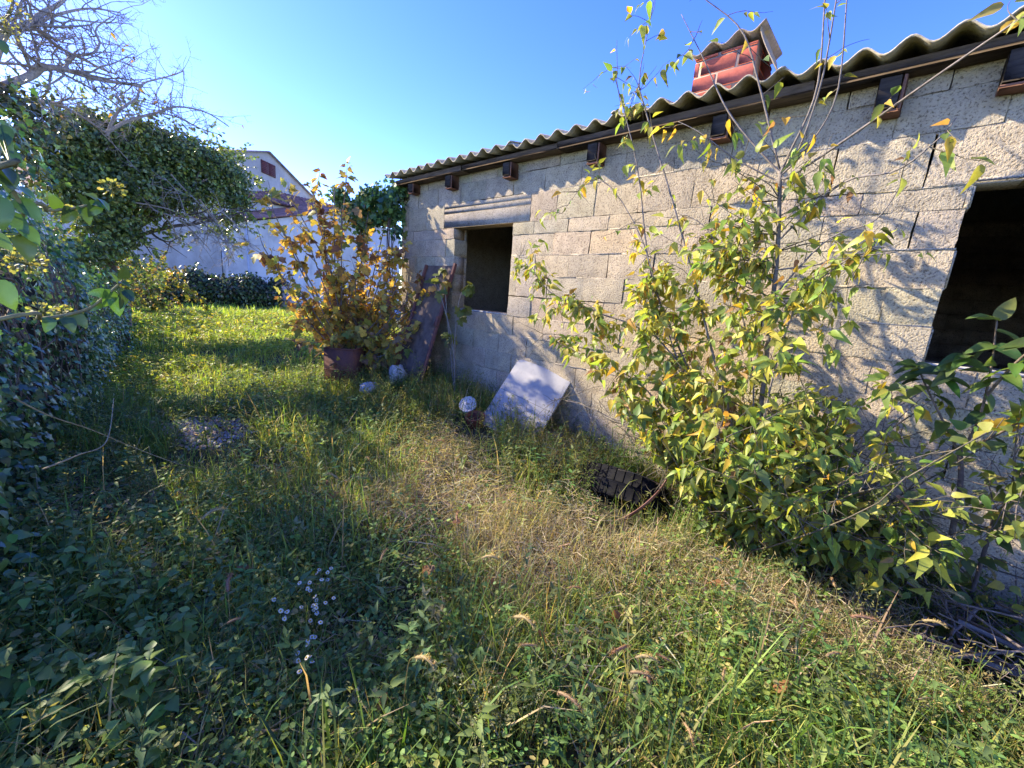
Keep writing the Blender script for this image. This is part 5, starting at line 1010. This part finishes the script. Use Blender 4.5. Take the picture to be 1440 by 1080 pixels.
def make_gravel():
    rng = R_(211); g = MB(); n = 900; a = rng.uniform(0, 6.28, n); r = .44 * rng.random(n)**.75 * (.6 + .8 * fbm(np.cos(a) * 2 + 5, np.sin(a) * 2 + 5, 3)); c = on_ground(285, 604); x = c[0] + r * np.cos(a) * .75; y = c[1] + r * np.sin(a) * 1.0; q = np.array([[-1, -1, -.5], [1, -1, -.5], [1, 1, -.5], [-1, 1, -.5], [-.6, -.7, .5], [.6, -.6, .6], [.7, .6, .4], [-.6, .7, .5]]) * .5
    F = np.array([[4, 5, 6, 7], [0, 1, 5, 4], [1, 2, 6, 5], [2, 3, 7, 6], [3, 0, 4, 7]])
    g.inst((q, F), np.stack([x, y, ground_z(x, y) + .008], 1), np.stack([np.cos(a * 3), np.sin(a * 3), .2 * rng.normal(size=n)], 1), np.array([0, 0, 1.0]) + .3 * rng.normal(size=(n, 3)), rng.uniform(.008, .034, n), pal(rng, n, [(.44, .38, .31), (.34, .29, .23), (.50, .44, .36), (.25, .2, .16)], (2, 2, 1, 1), .15), .8)
    tag(g.build("gravel", MAT["concrete"]), "patch of bare gravel and rubble in the shaded grass", "gravel", kind="stuff")
make_gravel()
def make_small_plants():
    # nettles on the shaded left
    rng = R_(301); protos = []
    LB = "broad leaved nettle growing in the shade at the lower left"
    for k in range(3):
        t = thing("nettle", (0, 0, -5), LB, "nettle", "nettles along the hedge foot"); m = MB(); l = MB(); pos, ax = [], []
        for s_ in range(6):
            h = rng.uniform(.08, .22); o = np.array([rng.normal() * .07, rng.normal() * .07, 0]); lean = rng.normal(size=2) * .25; P = spline([o, o + [lean[0] * h * .4, lean[1] * h * .4, h * .55], o + [lean[0] * h, lean[1] * h, h]], 8); m.tube(P, np.linspace(.003, .0018, 8), 4, (.10, .13, .05))
            for j in range(2, 8):
                a0 = rng.uniform(0, 3.14)
                for sd in (0, np.pi): pos.append(P[j]); ax.append((math.cos(a0 + sd), math.sin(a0 + sd), -.05 + .15 * rng.normal()))
        n = len(pos); m.build("stem_clumps", MAT["bark"], t).location = (0, 0, 0); l.inst(OVATE_W, np.array(pos), np.array(ax), np.array([0, 0, 1.0]) + .22 * rng.normal(size=(n, 3)), rng.uniform(.024, .05, n), pal(rng, n, [(.19, .30, .075), (.23, .34, .085), (.15, .26, .08)], (3, 3, 2), .15), 1.05); l.build("leaves", MAT["leaf"], t, smooth=True).location = (0, 0, 0); protos.append(t)
    spots = [(60, 860), (110, 820), (150, 900), (90, 940), (40, 1000), (120, 1010), (190, 960), (60, 760), (110, 740), (160, 800), (30, 900), (180, 1060), (100, 1075), (240, 1000), (130, 690), (70, 690), (205, 760), (150, 1030), (20, 1070), (215, 850), (165, 690), (40, 820), (130, 860), (70, 1040)]
    for i, (a, b) in enumerate(spots):
        p = on_ground(a, b); p[:2] += rng.normal(size=2) * .02
        if i < 3: protos[i].location = Vector(p.tolist()); protos[i].rotation_euler = (0, 0, rng.uniform(0, 6.28))
        else: copy_thing(protos[i % 3], p, rng.uniform(0, 6.28), rng.uniform(.8, 1.25))
    # foxtails
    rng = R_(302); LB = "dry foxtail grass stalk with fuzzy seed head in the grass"
    def foxtail(h, c, seed):
        rg = R_(seed); t = thing("foxtail", (0, 0, -5), LB, "foxtail", "foxtail stalks in the grass"); m = MB(); P = spline([(0, 0, 0), (.01, .01, h * .5), (.02 + .02 * rg.random(), .02, h * .92), (.03 + .03 * rg.random(), .035, h)], 12); m.tube(P, np.linspace(.0014, .0009, 12), 4, (.30, .26, .12)); m.build("stalk", MAT["grass"], t).location = (0, 0, 0)
        l = MB(); d = unit(P[-1] - P[-3]); H = spline([P[-1], P[-1] + d * .025, P[-1] + d * .045 + [.006, 0, -.004], P[-1] + d * .06 + [.014, 0, -.014]], 10); l.tube(H, .0048 * np.array([.5, .9, 1, 1, 1, .95, .9, .8, .6, .3]), 6, c); n = 150; i = rg.integers(0, 10, n); l.inst(DIAM, H[i], rdir(rg, n) * .9 + d * .9, rdir(rg, n), rg.uniform(.008, .015, n), pal(rg, n, [c], (1,), .2), .12); l.build("seed_head", MAT["grass"], t).location = (0, 0, 0); return t
    pr = [foxtail(.30, (.42, .30, .17), 1), foxtail(.36, (.46, .38, .20), 2), foxtail(.26, (.36, .22, .14), 3)]
    spots = [(840, 1040), (850, 1040), (905, 1075), (930, 1075), (1010, 900), (1145, 950), (1165, 900), (1310, 860), (1165, 830), (770, 990), (690, 1000), (605, 660), (510, 690), (490, 760), (580, 700), (530, 880), (420, 640), (640, 820), (740, 1070), (560, 1060), (330, 950), (300, 960), (270, 870), (950, 1000), (1080, 900), (1240, 960), (880, 990), (1000, 1050), (650, 900), (460, 720), (1200, 880), (1340, 960), (780, 880), (1120, 1010), (390, 700)]
    for i, (a, b) in enumerate(spots):
        p = on_ground(a, b); p[2] -= .01
        if i < 3: pr[i].location = Vector(p.tolist()); pr[i].rotation_euler = (0, 0, rng.uniform(0, 6.28))
        else: copy_thing(pr[i % 3], p, rng.uniform(0, 6.28), rng.uniform(.75, 1.25))
    # daisies
    rng = R_(303)
    def daisy(pxs, label, yb):
        b = on_ground(*yb); t = thing("daisy_plant", b, label, "daisies"); m = MB()
        for px, py in pxs:
            z = b[2] + rng.uniform(.16, .30); p = atz(px, py, z); P = spline([b + [rng.normal() * .05, rng.normal() * .05, 0], (b + p) / 2 + [0, 0, .02], p], 8); m.tube(P, .0011, 3, (.10, .15, .05)); nz = unit(np.array([-.1, -.35, 1]) + .35 * rng.normal(size=3)); x = unit(np.cross(nz, (0, 1, .1))); yv = np.cross(nz, x); k = 13; a = np.arange(k) * 2 * np.pi / k
            d = np.cos(a)[:, None] * x + np.sin(a)[:, None] * yv; l = MB(); l.inst(OVAL, np.repeat(p[None], k, 0) + d * .0015, d, np.tile(nz, (k, 1)) + .2 * rng.normal(size=(k, 3)), .0068 * rng.uniform(.85, 1.1, k), [(.74, .73, .64)] * k, .95); l.lathe([(.0002, .0032), (.0028, .0022), (.0034, 0), (.0002, -.001)], 8, frame_mat(p, x, yv, nz), (.62, .48, .06)); l.build("flower_head", MAT["petal"], t)
        m.build("stem_clumps", MAT["grass"], t)
    cl = lambda x, y, s, n: [(x + s * rng.normal(), y + s * rng.normal()) for _ in range(n)]
    daisy(cl(452, 848, 9, 10) + cl(436, 820, 9, 6) + cl(458, 806, 6, 4) + cl(447, 874, 6, 3), "taller clump of small white daisies in the shaded grass", (440, 915))
    daisy(cl(403, 866, 7, 5) + cl(398, 850, 5, 2), "smallest clump of white daisies left of the taller clump", (405, 925)); daisy(cl(418, 922, 9, 6) + cl(437, 902, 5, 4), "lower clump of white daisies nearest the camera", (425, 965))
    # pale flowering weed in the foreground
    rng = R_(304); b = on_ground(700, 1010); t = thing("flowering_weed", b, "pale yellow flowering weed sprawling in the foreground grass", "weed"); m = MB(); l = MB(); out = []
    for _ in range(16): grow(rng, b, np.array([rng.normal(), rng.normal(), 1.5]), rng.uniform(.16, .30), .0018, 2, out, 5, .14, 0, (3, 5), .5, .8)
    tubes(m, out, (3, 3, 4), (.18, .19, .08), .1, rng); m.build("stem_clumps", MAT["grass"], t); A, D = along(rng, out, 150, (0,)); n = len(A); l.inst(DIAM, A, rdir(rng, n), rdir(rng, n), rng.uniform(.005, .011, n), pal(rng, n, [(.42, .42, .22), (.30, .33, .14)], (2, 2), .15), .9); l.build("flowers", MAT["petal"], t)
    # strap leaved clumps
    rng = R_(305)
    for (px, py), lb in (((590, 1075), "clump of broad strap leaves at the bottom edge of the grass"), ((330, 760), "tuft of fine bright green grass in the shade by the nettles")):
        b = on_ground(px, py); m = MB(); n = 26 if px > 400 else 260; wdt = .011 if px > 400 else .0028; x = b[0] + rng.normal(size=n) * (.07 if px > 400 else .10); y = b[1] + rng.normal(size=n) * (.06 if px > 400 else .12); blades(m, rng, x, y, rng.uniform(.15, .30, n), np.full(n, wdt) * rng.uniform(.7, 1.2, n), pal(rng, n, [(.08, .16, .03), (.12, .20, .04), (.05, .11, .03)], (3, 2, 2), .15), .9, .45); tag(m.build("grass_clump", MAT["grass"]), lb, "grass clump")
    # fallen leaves
    rng = R_(306); LB = "dry brown leaf fallen on the grass"; pr = MB(); pr.inst(OVATE_W, np.array([[-.04, 0, 0]]), np.array([[1, 0, .1]]), np.array([[.2, .3, 1.0]]), .08, [(.30, .15, .07)], 1.0); p0 = tag(pr.build("fallen_leaf", MAT["leaf"]), LB, "leaf", "fallen leaves on the grass")
    for i, (a, b) in enumerate([(537, 1022), (520, 640), (600, 830), (860, 900), (1010, 960), (1090, 1000), (760, 930), (350, 830), (470, 720), (640, 760), (1000, 850), (1180, 1000), (430, 610), (690, 850)]):
        p = on_ground(a, b, .12); o = p0 if i == 0 else p0.copy()
        if i: COL.objects.link(o)
        o.location = Vector(p.tolist()); o.rotation_euler = (rng.normal() * .4, rng.normal() * .4, rng.uniform(0, 6.28)); k = rng.uniform(.6, 1.1); o.scale = (k, k, k)
make_small_plants()
